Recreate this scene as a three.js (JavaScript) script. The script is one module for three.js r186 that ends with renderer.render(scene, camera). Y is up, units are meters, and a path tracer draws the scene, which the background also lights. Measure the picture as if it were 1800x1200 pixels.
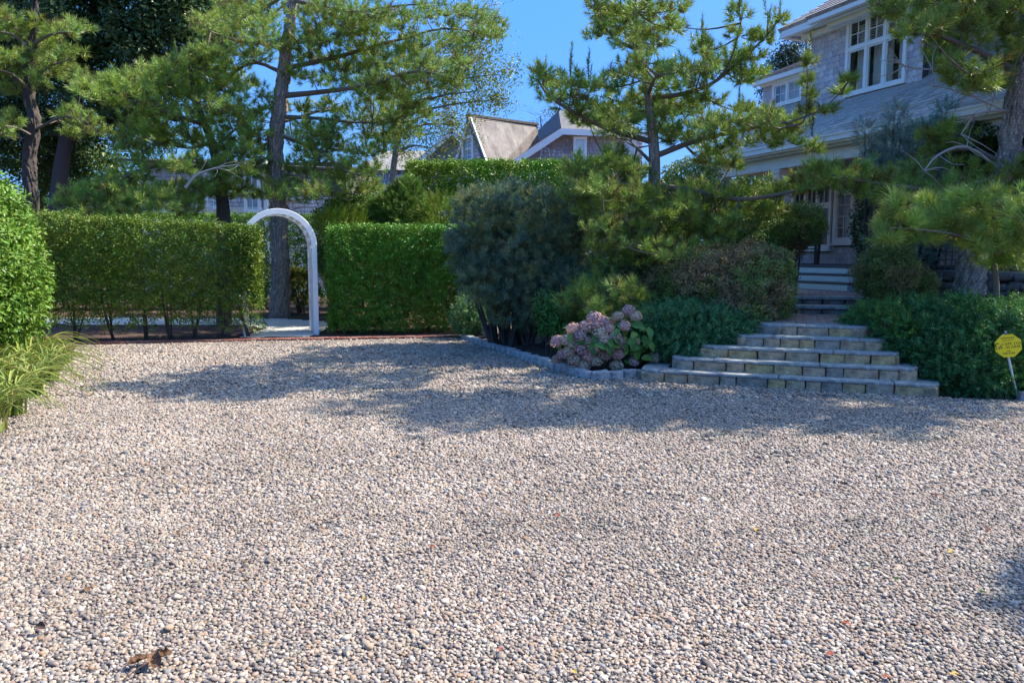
import * as THREE from 'three';
import { mergeGeometries, mergeVertices } from 'three/addons/utils/BufferGeometryUtils.js';
import { ConvexGeometry } from 'three/addons/geometries/ConvexGeometry.js';
import { RoundedBoxGeometry } from 'three/addons/geometries/RoundedBoxGeometry.js';
import { ImprovedNoise } from 'three/addons/math/ImprovedNoise.js';

// ---------------------------------------------------------------- camera, sky, sun, exposure
const scene = new THREE.Scene();
const renderer = new THREE.WebGLRenderer({ antialias: true });
renderer.toneMapping = THREE.LinearToneMapping;
renderer.toneMappingExposure = 3.15;
renderer.shadowMap.enabled = true;

const FOCAL = 1350, PITCH = Math.atan(150 / FOCAL), EYE = 1.6;       // photograph pixels: 1800 x 1200
const camera = new THREE.PerspectiveCamera(2 * Math.atan(600 / FOCAL) * 180 / Math.PI, 1.5, 0.05, 400);
camera.position.set(0, EYE, 0);
camera.rotation.x = -PITCH;
scene.add(camera);

const SUN_EL = 48 * Math.PI / 180, SUN_AZ = 16 * Math.PI / 180;
const toSun = new THREE.Vector3(Math.cos(SUN_AZ) * Math.cos(SUN_EL), Math.sin(SUN_EL), -Math.sin(SUN_AZ) * Math.cos(SUN_EL));
const sun = new THREE.DirectionalLight(new THREE.Color(1.0, 0.93, 0.82), 3.7);
sun.target.position.set(0, 0, -12); sun.position.copy(toSun).multiplyScalar(60).add(sun.target.position);
sun.castShadow = true; sun.shadow.radius = 1; sun.shadow.mapSize.set(4096, 4096);
Object.assign(sun.shadow.camera, { left: -30, right: 30, top: 30, bottom: -30, near: 1, far: 140 });
scene.add(sun, sun.target);

{ // clear September sky: deep blue overhead, paler to the horizon, a little brighter round the sun
  const W = 512, H = 256, data = new Float32Array(W * H * 4);
  const zen = [0.042, 0.158, 0.47], mid = [0.032, 0.140, 0.45], hor = [0.12, 0.24, 0.48];
  for (let j = 0; j < H; j++) {
    const el = ((j + 0.5) / H - 0.5) * Math.PI, y = Math.sin(el);
    for (let i = 0; i < W; i++) {
      const az = ((i + 0.5) / W - 0.5) * 2 * Math.PI, x = Math.cos(az) * Math.cos(el), z = Math.sin(az) * Math.cos(el);
      const cs = x * toSun.x + y * toSun.y + z * toSun.z, halo = 1.0 * Math.pow(Math.max(0, cs), 14) + 0.6 * Math.max(0, cs) ** 6;
      const o = (j * W + i) * 4;
      for (let c = 0; c < 3; c++) {
        let v;
        if (y < 0) v = [0.10, 0.10, 0.09][c];
        else { const a = Math.exp(-y * 6), b = Math.min(1, y / 0.9); v = (mid[c] * (1 - b) + zen[c] * b) * (1 - a) + hor[c] * a; v += halo * [0.9, 0.95, 1][c]; }
        data[o + c] = v;
      }
      data[o + 3] = 1;
    }
  }
  const sky = new THREE.DataTexture(data, W, H, THREE.RGBAFormat, THREE.FloatType);
  sky.mapping = THREE.EquirectangularReflectionMapping; sky.magFilter = sky.minFilter = THREE.LinearFilter; sky.needsUpdate = true;
  scene.background = sky; scene.environment = sky;
}

// ---------------------------------------------------------------- helpers
const V = (x, y, z) => new THREE.Vector3(x, y, z), UP = V(0, 1, 0), PI = Math.PI;
let seedState = 12345;
const seed = (s) => { seedState = s | 0; };
const R = () => { seedState = (seedState + 0x6d2b79f5) | 0; let t = Math.imul(seedState ^ (seedState >>> 15), 1 | seedState); t = (t + Math.imul(t ^ (t >>> 7), 61 | t)) ^ t; return ((t ^ (t >>> 14)) >>> 0) / 4294967296; };
const rr = (a, b) => a + (b - a) * R(), ri = (n) => Math.floor(R() * n), gs = () => (R() + R() + R() - 1.5) * 0.82;
const clamp = (x, a, b) => Math.min(b, Math.max(a, x)), sst = (a, b, x) => { const t = clamp((x - a) / (b - a), 0, 1); return t * t * (3 - 2 * t); };
const perlin = new ImprovedNoise(), noise3 = (x, y, z) => perlin.noise(x, y, z);
const rdir = () => { const z = rr(-1, 1), a = rr(0, 2 * PI), r = Math.sqrt(1 - z * z); return V(r * Math.cos(a), z, r * Math.sin(a)); };
// where the line of sight through a photograph pixel reaches a given distance ahead, or a given height
const ray = (px, py) => { const x = (px - 900) / FOCAL, y = (600 - py) / FOCAL, c = Math.cos(PITCH), s = Math.sin(PITCH); return V(x, y * c - s, -c - y * s); };
const at = (px, py, D) => { const r = ray(px, py); return r.multiplyScalar(D / -r.z).add(V(0, EYE, 0)); };
const gnd = (px, py, h = 0) => { const r = ray(px, py); return r.multiplyScalar((h - EYE) / r.y).add(V(0, EYE, 0)); };

const taken = {};
const numbered = (n) => { const k = (taken[n] = (taken[n] ?? -1) + 1); return k ? n + '_' + String(k).padStart(3, '0') : n; };
const shadows = (m) => { m.castShadow = m.receiveShadow = true; return m; };
function thing(name, label, category, pos, group) {
  const o = new THREE.Group(); o.name = numbered(name); o.position.copy(pos); o.userData = { label, category };
  if (group) o.userData.group = group;
  scene.add(o); return o;
}
function part(name, geo, mat, parent) { const m = shadows(new THREE.Mesh(geo, mat)); m.name = name; parent.add(m); return m; }
function struct(name, geo, mat, label) { const m = shadows(new THREE.Mesh(geo, mat)); m.name = numbered(name); m.userData = { kind: 'structure', label, category: 'ground' }; scene.add(m); return m; }
const lin = (r, g, b) => new THREE.Color().setRGB(r, g, b);
const M4 = () => new THREE.Matrix4();
const tr = (g, x, y, z, ry = 0, rx = 0, rz = 0) => { if (rx || ry || rz) g.applyMatrix4(M4().makeRotationFromEuler(new THREE.Euler(rx, ry, rz, 'YXZ'))); return g.translate(x, y, z); };
const bx = (x0, x1, y0, y1, z0, z1) => new THREE.BoxGeometry(x1 - x0, y1 - y0, z1 - z0).translate((x0 + x1) / 2, (y0 + y1) / 2, (z0 + z1) / 2);
const merge = (list) => mergeGeometries(list.map((g) => { g = g.index ? g.toNonIndexed() : g; for (const k of Object.keys(g.attributes)) if (!['position', 'normal', 'uv'].includes(k)) g.deleteAttribute(k); return g; }), false);
// box with cut edges
function chamfer(w, h, d, c = 0.006, wob = 0) {
  const pts = [], a = w / 2, b = h / 2, e = d / 2;
  for (const x of [-1, 1]) for (const y of [-1, 1]) for (const z of [-1, 1]) {
    const j = () => wob * (R() - 0.5);
    pts.push(V(x * (a - c) + j(), y * (b - c) + j(), z * e), V(x * (a - c) + j(), y * b, z * (e - c) + j()), V(x * a, y * (b - c) + j(), z * (e - c) + j()));
  }
  const g = new ConvexGeometry(pts), p = g.attributes.position, n = g.attributes.normal, uv = new Float32Array(p.count * 2);
  for (let i = 0; i < p.count; i++) { const ax = Math.abs(n.getX(i)), ay = Math.abs(n.getY(i)), az = Math.abs(n.getZ(i)); if (ay >= ax && ay >= az) { uv[2 * i] = p.getX(i); uv[2 * i + 1] = p.getZ(i); } else if (ax > az) { uv[2 * i] = p.getZ(i); uv[2 * i + 1] = p.getY(i); } else { uv[2 * i] = p.getX(i); uv[2 * i + 1] = p.getY(i); } }
  g.setAttribute('uv', new THREE.BufferAttribute(uv, 2)); return g;
}
// rounded stone filling about w x h x d, uneven
function stone(w, h, d, r = 0.03, rough = 0.012, sd = 0) {
  const g = mergeVertices(new RoundedBoxGeometry(w, h, d, 2, Math.min(r, w * 0.45, h * 0.45, d * 0.45)).deleteAttribute('normal').deleteAttribute('uv'), 1e-4), p = g.attributes.position, uv = new Float32Array(p.count * 2);
  for (let i = 0; i < p.count; i++) {
    const x = p.getX(i), y = p.getY(i), z = p.getZ(i);
    uv[2 * i] = x + z; uv[2 * i + 1] = y + z * 0.5;
    p.setXYZ(i, x + rough * noise3(x * 9 + sd, y * 9, z * 9) * 2, y + rough * noise3(x * 9, y * 9 + sd + 7, z * 9) * 1.6, z + rough * noise3(x * 9, y * 9, z * 9 + sd + 3) * 2);
  }
  g.setAttribute('uv', new THREE.BufferAttribute(uv, 2)); g.computeVertexNormals(); return g;
}
// tube along points with a radius at each; ridges > 0 roughens it like bark
function tube(pts, rad, seg = 6, ridges = 0, sub = 1) {
  const curve = pts.length > 2 || sub > 1 ? new THREE.CatmullRomCurve3(pts, false, 'centripetal') : null, n = curve ? Math.max(2, Math.round((pts.length - 1) * (sub > 1 ? sub : 3))) : 1;
  const pos = [], uv = [], idx = []; let prev = null, along = 0, last = null;
  for (let i = 0; i <= n; i++) {
    const t = i / n, c = curve ? curve.getPoint(t) : pts[0].clone().lerp(pts[1], t), T = curve ? curve.getTangent(t) : pts[1].clone().sub(pts[0]).normalize();
    const f = t * (rad.length - 1), k = Math.min(rad.length - 2, Math.floor(f)), r = rad.length === 1 ? rad[0] : rad[k] + (rad[k + 1] - rad[k]) * (f - k);
    if (!prev) prev = Math.abs(T.y) > 0.9 ? V(1, 0, 0) : V(0, 1, 0);
    const N = prev.clone().addScaledVector(T, -prev.dot(T)).normalize(), B = T.clone().cross(N); prev = N;
    if (last) along += c.distanceTo(last); last = c;
    for (let j = 0; j <= seg; j++) {
      const a = (j / seg) * 2 * PI, jj = j % seg, ca = Math.cos((jj / seg) * 2 * PI), sa = Math.sin((jj / seg) * 2 * PI);
      let q = r;
      if (ridges) { const w = 0.9 * noise3(ca * 1.2, along * 1.5, sa * 1.2); q += ridges * (Math.abs(noise3(ca * 5.2 + w, along * 2.6, sa * 5.2)) * 2.6 - 0.8 + noise3(ca * 9, along * 11, sa * 9) * 0.7); }
      pos.push(c.x + q * (N.x * ca + B.x * sa), c.y + q * (N.y * ca + B.y * sa), c.z + q * (N.z * ca + B.z * sa)); uv.push((a * r), along);
    }
  }
  for (let i = 0; i < n; i++) for (let j = 0; j < seg; j++) { const a = i * (seg + 1) + j, b = a + seg + 1; idx.push(a, a + 1, b, b, a + 1, b + 1); }
  const g = new THREE.BufferGeometry();
  g.setAttribute('position', new THREE.Float32BufferAttribute(pos, 3)); g.setAttribute('uv', new THREE.Float32BufferAttribute(uv, 2)); g.setIndex(idx); g.computeVertexNormals();
  return g;
}
// flat polygon in plan, uv in metres
function sheet(pts, y) {
  const s = new THREE.Shape(pts.map(([x, z]) => new THREE.Vector2(x, -z))), g = new THREE.ShapeGeometry(s);
  g.rotateX(-PI / 2); g.translate(0, y, 0);
  return g;
}
function slab(pts, y0, y1, bevel = 0) { // polygon in plan given thickness
  const s = new THREE.Shape(pts.map(([x, z]) => new THREE.Vector2(x, -z)));
  const g = new THREE.ExtrudeGeometry(s, { depth: y1 - y0 - 2 * bevel, bevelEnabled: bevel > 0, bevelSize: bevel, bevelOffset: -bevel, bevelThickness: bevel, bevelSegments: 1 });
  g.rotateX(-PI / 2); g.translate(0, y0 + bevel, 0); return g;
}
const inside = (poly, x, z) => { let c = false; for (let i = 0, j = poly.length - 1; i < poly.length; j = i++) { const [xi, zi] = poly[i], [xj, zj] = poly[j]; if ((zi > z) !== (zj > z) && x < ((xj - xi) * (z - zi)) / (zj - zi) + xi) c = !c; } return c; };
const segDist = (poly, x, z) => { let b = 1e9; for (let i = 0; i + 1 < poly.length; i++) { const [x0, z0] = poly[i], [x1, z1] = poly[i + 1], dx = x1 - x0, dz = z1 - z0, t = clamp(((x - x0) * dx + (z - z0) * dz) / (dx * dx + dz * dz), 0, 1); b = Math.min(b, Math.hypot(x - x0 - dx * t, z - z0 - dz * t)); } return b; };

// ---------------------------------------------------------------- textures (matter only: grain, stains, print)
function vn(nx, ny, sd) { // periodic value noise
  const g = new Float32Array(nx * ny); let s = seedState; seed(sd); for (let i = 0; i < g.length; i++) g[i] = R(); seedState = s;
  return (u, v) => { const x = u * nx, y = v * ny, i = Math.floor(x), j = Math.floor(y), f = x - i, h = y - j, a = f * f * (3 - 2 * f), b = h * h * (3 - 2 * h), q = (p, r) => g[((r % ny) + ny) % ny * nx + ((p % nx) + nx) % nx]; return (q(i, j) * (1 - a) + q(i + 1, j) * a) * (1 - b) + (q(i, j + 1) * (1 - a) + q(i + 1, j + 1) * a) * b; };
}
function tex(w, h, fn, srgb = true, rx = 1, ry = 1) { // fn gives sRGB 0..1 colours
  const d = new Uint8Array(w * h * 4);
  for (let j = 0; j < h; j++) for (let i = 0; i < w; i++) { const c = fn((i + 0.5) / w, (j + 0.5) / h), o = (j * w + i) * 4; d[o] = clamp(c[0], 0, 1) * 255; d[o + 1] = clamp(c[1], 0, 1) * 255; d[o + 2] = clamp(c[2], 0, 1) * 255; d[o + 3] = 255; }
  const t = new THREE.DataTexture(d, w, h, THREE.RGBAFormat); t.magFilter = THREE.LinearFilter; t.minFilter = THREE.LinearMipmapLinearFilter; t.wrapS = t.wrapT = THREE.RepeatWrapping;
  if (srgb) t.colorSpace = THREE.SRGBColorSpace; t.repeat.set(rx, ry); t.needsUpdate = true; return t;
}
const grey = (v) => [v, v, v];
const std = (o) => new THREE.MeshStandardMaterial({ roughness: 0.85, ...o });
const phy = (o) => new THREE.MeshPhysicalMaterial({ roughness: 0.85, ...o });

const barkN = [vn(24, 6, 1), vn(64, 24, 2), vn(128, 96, 3)];
const barkF = (u, v) => { const a = barkN[0](u, v), b = barkN[1](u + a * 0.05, v), c = barkN[2](u, v); return 0.45 * Math.abs(b * 2 - 1) + 0.25 * a + 0.3 * c; };
const barkColor = tex(256, 256, (u, v) => { const k = 0.42 + 1.05 * barkF(u, v); return [0.72 * k, 0.66 * k, 0.60 * k]; }, true, 2.2, 0.9);
const barkBump = tex(256, 256, (u, v) => grey(barkF(u, v)), false, 2.2, 0.9);
const M = {};
M.bark = std({ map: barkColor, bumpMap: barkBump, bumpScale: 0.045, roughness: 0.95 });
M.barkDark = std({ color: lin(0.07, 0.055, 0.045), bumpMap: barkBump, bumpScale: 0.01, roughness: 0.95 });
M.twig = std({ color: lin(0.15, 0.115, 0.085), roughness: 0.95 });
M.dead = std({ color: lin(0.32, 0.29, 0.26), roughness: 0.95 });
const shN = [vn(40, 3, 11), vn(90, 8, 12), vn(9, 9, 13)];
const shingleTex = tex(256, 256, (u, v) => { const s = 0.70 + 0.28 * shN[0](u, v) + 0.2 * shN[1](u, v) - 0.22 * (shN[2](u, v) > 0.72 ? shN[0](u, v) : 0); return [s * 0.66, s * 0.645, s * 0.64]; }, true, 1, 1);
const shingleBump = tex(256, 256, (u, v) => grey(0.5 * shN[1](u, v) + 0.5 * shN[0](u, v)), false);
M.shingle = [[1, 1, 1], [0.86, 0.85, 0.86], [1.12, 1.1, 1.08], [0.95, 0.9, 0.86], [0.78, 0.77, 0.8]].map(([r, g, b]) => std({ color: lin(r * 1.7, g * 1.64, b * 1.68), map: shingleTex, bumpMap: shingleBump, bumpScale: 0.003 }));
M.roofShingle = [[1, 1, 1], [0.8, 0.8, 0.8], [1.18, 1.15, 1.1], [0.9, 0.86, 0.82]].map(([r, g, b]) => std({ color: lin(r * 1.15, g * 1.03, b * 0.9), map: shingleTex, bumpMap: shingleBump, bumpScale: 0.003 }));
M.sheathing = std({ color: lin(0.10, 0.095, 0.09) });
const ptN = [vn(7, 7, 21), vn(60, 60, 22)];
const paintTex = tex(256, 256, (u, v) => { const k = 0.90 + 0.05 * ptN[0](u, v) + 0.03 * ptN[1](u, v); return [k, k * 0.995, k * 0.975]; });
M.white = std({ color: lin(0.92, 0.92, 0.90), map: paintTex, roughness: 0.55 });
M.whiteWood = std({ color: lin(0.82, 0.83, 0.82), map: paintTex, roughness: 0.7 });
M.cream = std({ color: lin(0.66, 0.63, 0.52), map: paintTex, roughness: 0.6 });
M.glass = phy({ color: lin(0.97, 0.99, 0.98), roughness: 0.02, transmission: 1, thickness: 0, ior: 1.9, specularIntensity: 1 });
M.room = std({ color: lin(0.2, 0.19, 0.17) });
M.curtain = phy({ color: lin(0.8, 0.8, 0.74), roughness: 1, transmission: 0.35, thickness: 0 });
M.blind = std({ color: lin(0.7, 0.7, 0.68) });
M.ceiling = std({ color: lin(0.3, 0.31, 0.32) });
M.deckWood = std({ color: lin(0.30, 0.28, 0.26), map: shingleTex });
const stN = [vn(6, 6, 31), vn(24, 24, 32), vn(90, 90, 33)];
const stoneMap = tex(256, 256, (u, v) => { const k = 0.62 + 0.3 * stN[0](u, v) + 0.22 * stN[1](u, v) + 0.2 * stN[2](u, v); return [k * 0.74, k * 0.73, k * 0.71]; }, true, 2.5, 2.5);
const stoneBump = tex(256, 256, (u, v) => grey(0.4 * stN[1](u, v) + 0.6 * stN[2](u, v)), false, 2.5, 2.5);
M.field = [[0.66, 0.47, 0.28], [0.72, 0.50, 0.26], [0.58, 0.46, 0.33], [0.70, 0.50, 0.31], [0.46, 0.37, 0.29], [0.76, 0.52, 0.23]].map((c) => std({ color: lin(...c.map((x) => x * 1.2)), map: stoneMap, bumpMap: stoneBump, bumpScale: 0.012, roughness: 0.9 }));
M.boulder = [[0.46, 0.38, 0.34], [0.52, 0.40, 0.35], [0.40, 0.39, 0.38], [0.48, 0.43, 0.36]].map((c) => std({ color: lin(...c), map: stoneMap, bumpMap: stoneBump, bumpScale: 0.012, roughness: 0.92 }));
M.granite = [[0.62, 0.63, 0.64], [0.52, 0.53, 0.55], [0.68, 0.67, 0.66]].map((c) => std({ color: lin(...c), map: stoneMap, bumpMap: stoneBump, bumpScale: 0.008, roughness: 0.9 }));
M.bluestone = [[0.48, 0.50, 0.48], [0.44, 0.46, 0.45], [0.52, 0.53, 0.50]].map((c) => std({ color: lin(...c), map: stoneMap, bumpMap: stoneBump, bumpScale: 0.003, roughness: 0.8 }));
M.mortar = std({ color: lin(0.10, 0.09, 0.08) });
M.brick = [[0.36, 0.12, 0.085], [0.42, 0.16, 0.11], [0.30, 0.10, 0.08], [0.40, 0.19, 0.14]].map((c) => std({ color: lin(...c), map: stoneMap, bumpMap: stoneBump, bumpScale: 0.004 }));
M.pave = [[0.46, 0.29, 0.25], [0.52, 0.34, 0.29], [0.40, 0.25, 0.23], [0.50, 0.39, 0.35]].map((c) => std({ color: lin(...c), map: stoneMap, bumpMap: stoneBump, bumpScale: 0.004 }));
const muN = [vn(5, 5, 41), vn(50, 50, 42), vn(160, 160, 43)];
const mulchMap = tex(512, 512, (u, v) => { const k = 0.5 + 0.35 * muN[0](u, v) + 0.5 * (muN[1](u, v) - 0.4) + 0.7 * (muN[2](u, v) - 0.5); return [k * 0.40, k * 0.29, k * 0.23]; }, true, 0.5, 0.5);
M.mulch = std({ map: mulchMap, bumpMap: tex(512, 512, (u, v) => grey(muN[2](u, v) * 0.6 + muN[1](u, v) * 0.4), false, 0.5, 0.5), bumpScale: 0.03, roughness: 1 });
const grN = [vn(3, 3, 51), vn(60, 60, 52), vn(200, 200, 53)];
M.gravelBase = std({ map: tex(512, 512, (u, v) => { const k = 0.26 + 0.08 * grN[0](u, v) + 0.4 * (grN[2](u, v) - 0.5) + 0.2 * grN[1](u, v); return [k * 0.98, k * 0.92, k * 0.86]; }, true, 0.5, 0.5), bumpMap: tex(512, 512, (u, v) => grey(grN[2](u, v)), false, 0.5, 0.5), bumpScale: 0.01, roughness: 1 });
M.shell = std({ map: tex(512, 512, (u, v) => { const k = 0.66 + 0.1 * grN[0](u, v) + 0.35 * (grN[2](u, v) - 0.5) + 0.1 * grN[1](u, v); return [k, k * 0.96, k * 0.9]; }, true, 0.6, 0.6), bumpMap: tex(256, 256, (u, v) => grey(grN[2](u, v)), false, 0.6, 0.6), bumpScale: 0.012, roughness: 1 });
M.pebble = std({ color: 0xffffff, roughness: 0.8 });
// foliage
const leafMat = (c, t = 0.35, rough = 0.55) => phy({ color: lin(...c), roughness: rough, specularIntensity: 0.4, transmission: t, thickness: 0, side: THREE.DoubleSide });
M.needle = leafMat([1, 1, 1], 0.55, 0.45);
M.leaf = leafMat([1, 1, 1], 0.5, 0.4);
M.leafMatte = leafMat([1, 1, 1], 0.35, 0.75);
// ---------------------------------------------------------------- ground
const BRICKLINE = [[-11, -13.1], [-7.9, -13.75], [-4.83, -14.4], [-1.12, -15.0]];
const KERB = [[-0.95, -14.85], [0.79, -10.49], [1.02, -9.92], [1.76, -10.2]];
const KERB2 = [[4.95, -8.62], [5.9, -8.42], [7.3, -7.6], [7.7, -5.0], [8.0, 4]];
const BEDL = [[-11, 4], [-6.2, -3], [-4.75, -6.5], [-5.4, -8.2], [-6.5, -11], [-7.6, -13.2], [-7.9, -13.75]];
const DRIVE = [...BEDL.slice(0, -1), ...BRICKLINE.slice(1), ...KERB, [1.9, -9.75], [3.3, -9.2], ...KERB2];
const STEP_O = [3.315, -9.265], SU = [0.937, 0.348], SN = [0.348, -0.937];
const suv = (u, v) => [STEP_O[0] + SU[0] * u + SN[0] * v, STEP_O[1] + SU[1] * u + SN[1] * v];
const toUV = (x, z) => [(x - STEP_O[0]) * SU[0] + (z - STEP_O[1]) * SU[1], (x - STEP_O[0]) * SN[0] + (z - STEP_O[1]) * SN[1]];
const RIGHTLINE = [...KERB, [1.9, -9.75], [3.3, -9.2], ...KERB2];
function ground(x, z) {
  if (inside(DRIVE, x, z)) return -0.08;
  const n = 0.03 * noise3(x * 0.7, 3, z * 0.7) + 0.012 * noise3(x * 3, 5, z * 3);
  const right = x > -0.95 + (z + 14.85) * -0.15 && z > -40;
  let h;
  if (right) {
    const d = segDist(RIGHTLINE, x, z); h = 0.03 + 0.97 * sst(0, 4.2, d);
    const [u, v] = toUV(x, z);
    if (v > -0.5 && v < 9) { const w = sst(2.1, 1.3, Math.abs(u - 0.45)); h = h * (1 - w) + Math.min(h, v < 3 ? -0.05 + v * 0.16 : 0.5) * w; }
    h *= sst(-2.6, -0.6, x + 0.2 * (z + 14)) * 0.9 + 0.1;
  } else if (z > -13.9 && x < -4) h = 0.03 + 0.05 * sst(0, 1, segDist(BEDL, x, z));
  else h = 0.02 + 0.2 * sst(-15.5, -19, z);
  return h + n * sst(0, 0.6, Math.abs(h));
}
{
  const xs = [], zs = [];
  for (let x = -150; x < -14; x += x < -40 ? 20 : 2) xs.push(x); for (let x = -14; x <= 12; x += 0.2) xs.push(x); for (let x = 13; x <= 150; x += x > 40 ? 20 : 2) xs.push(x);
  for (let z = -260; z < -24; z += z < -60 ? 25 : 2.5) zs.push(z); for (let z = -24; z <= 4; z += 0.2) zs.push(z); for (let z = 6; z <= 80; z += 10) zs.push(z);
  const pos = [], uv = [], idx = [];
  for (const z of zs) for (const x of xs) { pos.push(x, ground(x, z), z); uv.push(x, z); }
  for (let j = 0; j + 1 < zs.length; j++) for (let i = 0; i + 1 < xs.length; i++) { const a = j * xs.length + i, b = a + xs.length; idx.push(a, b, a + 1, a + 1, b, b + 1); }
  const g = new THREE.BufferGeometry(); g.setAttribute('position', new THREE.Float32BufferAttribute(pos, 3)); g.setAttribute('uv', new THREE.Float32BufferAttribute(uv, 2)); g.setIndex(idx); g.computeVertexNormals();
  struct('ground', g, M.mulch, 'dark brown mulched ground of the beds and garden');
}
struct('gravel_drive', sheet(DRIVE, -0.008), M.gravelBase, 'gritty bed of the driveway under the loose pebbles');
const SHELL = [[-5.3, -14.75], [-3.95, -14.95], [-3.9, -16.2], [-4.1, -17.2], [-5.2, -17.6], [-12.5, -17.9], [-12.5, -16.9], [-6.0, -16.8], [-5.3, -16.3]];
{
  const pos = [], uv = [], d = 0.12, y = (x, z) => ground(x, z) + 0.02; for (let x = -12.6; x < -3.8; x += d) for (let z = -18; z < -14.7; z += d) if (inside(SHELL, x + d / 2, z + d / 2)) for (const [a, b] of [[0, 0], [0, d], [d, 0], [d, 0], [0, d], [d, d]]) { pos.push(x + a, y(x + a, z + b), z + b); uv.push(x + a, z + b); }
  const g = new THREE.BufferGeometry(); g.setAttribute('position', new THREE.Float32BufferAttribute(pos, 3)); g.setAttribute('uv', new THREE.Float32BufferAttribute(uv, 2)); g.computeVertexNormals(); struct('shell_path', g, M.shell, 'pale crushed shell path through the arbor');
}

// loose pebbles: one stone per instance, four stone shapes
{
  seed(77);
  const shapes = [0, 1, 2, 3].map((k) => {
    const g = mergeVertices(new THREE.IcosahedronGeometry(1, 1).deleteAttribute('uv').deleteAttribute('normal'), 1e-4), p = g.attributes.position, v = V();
    for (let i = 0; i < p.count; i++) { v.fromBufferAttribute(p, i); const s = 1 + 0.34 * noise3(v.x * 1.3 + k * 9, v.y * 1.3, v.z * 1.3 + k * 5); p.setXYZ(i, v.x * s, v.y * s, v.z * s); }
    g.computeVertexNormals(); return g;
  });
  const mats = shapes.map(() => []), cols = shapes.map(() => []), q = new THREE.Quaternion(), e = new THREE.Euler(), P = V(), S = V(), m = M4();
  const tones = [[0.40, 0.335, 0.27], [0.35, 0.29, 0.23], [0.46, 0.40, 0.335], [0.30, 0.25, 0.205], [0.37, 0.275, 0.195], [0.25, 0.225, 0.20], [0.19, 0.175, 0.165], [0.135, 0.125, 0.12], [0.34, 0.245, 0.20], [0.27, 0.265, 0.265], [0.08, 0.07, 0.065], [0.33, 0.21, 0.125], [0.54, 0.49, 0.425]];
  const weight = [18, 16, 14, 12, 9, 9, 7, 5, 6, 5, 3, 2, 9], tot = weight.reduce((a, b) => a + b);
  const put = (x, z, sc) => {
    if (!inside(DRIVE, x, z)) return; if (noise3(x * 1.9 + 20, 9, z * 1.9) > 0.4 && R() < 0.45) return;
    const k = ri(4), a = 0.0079 * sc * Math.exp(gs() * 0.55) * (R() < 0.03 ? 1.5 : 1);
    S.set(a * rr(0.95, 1.4), a * rr(0.55, 0.85), a * rr(0.8, 1.1)); e.set(gs() * 0.5, rr(0, 6.28), gs() * 0.5); q.setFromEuler(e);
    P.set(x, -0.008 + S.y * rr(0.35, 0.95), z); m.compose(P, q, S); mats[k].push(...m.elements);
    let w = R() * tot, t = 0; while (w > weight[t]) w -= weight[t++];
    const b = rr(0.8, 1.14) * (1 + 0.22 * noise3(x * 0.8, 1, z * 0.8) + 0.14 * noise3(x * 2.6, 4, z * 2.6)), c = tones[t]; cols[k].push(c[0] * b * 0.69, c[1] * b * 0.65, c[2] * b * 0.59);
  };
  const band = (d0, d1, sp, sc) => { for (let D = d0; D < d1; D += sp) { const hw = 0.69 * D + 0.9; for (let x = -hw; x < hw; x += sp) put(x + rr(-0.5, 0.5) * sp, -D + rr(-0.5, 0.5) * sp, sc); } };
  for (let D = 0.6; D < 11; D += 0.031) for (const s of [-1, 1]) for (let x = D < 2 ? 0 : 0.69 * D + 0.9; x < 0.69 * D + 3.6; x += 0.031) put(s * x + rr(-0.5, 0.5) * 0.031, -D + rr(-0.5, 0.5) * 0.031, 1.75);
  band(2.0, 5.0, 0.0152, 1); band(5.0, 8.6, 0.0195, 1.25); band(8.6, 15.1, 0.030, 1.8);
  shapes.forEach((g, k) => {
    const n = mats[k].length / 16, im = new THREE.InstancedMesh(g, M.pebble, n); im.instanceMatrix.array.set(mats[k]); im.instanceColor = new THREE.InstancedBufferAttribute(new Float32Array(cols[k]), 3);
    im.name = numbered('gravel'); im.userData = { kind: 'stuff', label: 'cream grey and tan rounded pebbles covering the driveway', category: 'gravel', group: 'driveway pebbles' }; shadows(im); scene.add(im);
  });
  console.log('pebbles', mats.map((a) => a.length / 16).join());
}

// ---------------------------------------------------------------- edgings
{ // two rows of red brick laid end to end
  seed(5);
  const t = thing('brick_edging', 'low double row of red bricks between gravel and hedges', 'edging', V(-4.8, 0, -14.4)), geos = [0, 1, 2].map(() => chamfer(0.196, 0.07, 0.094, 0.007, 0.006));
  for (let row = 0; row < 2; row++) for (let i = 0; i + 1 < BRICKLINE.length; i++) {
    const [x0, z0] = BRICKLINE[i], [x1, z1] = BRICKLINE[i + 1], L = Math.hypot(x1 - x0, z1 - z0), n = Math.floor(L / 0.205), a = Math.atan2(-(z1 - z0), x1 - x0), nx = (z1 - z0) / L, nz = -(x1 - x0) / L;
    for (let k = 0; k < n; k++) {
      const s = (k + 0.5 + (row ? 0.35 : 0)) / n; if (s > 1) continue;
      const b = part('brick', geos[ri(3)], M.brick[ri(4)], t);
      b.position.set(x0 + (x1 - x0) * s + nx * 0.103 * (row + 0.5) + 4.8, 0.008 + gs() * 0.006, z0 + (z1 - z0) * s + nz * 0.103 * (row + 0.5) + 14.4); b.rotation.set(gs() * 0.02, a + gs() * 0.02, gs() * 0.02);
    }
  }
}
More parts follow.
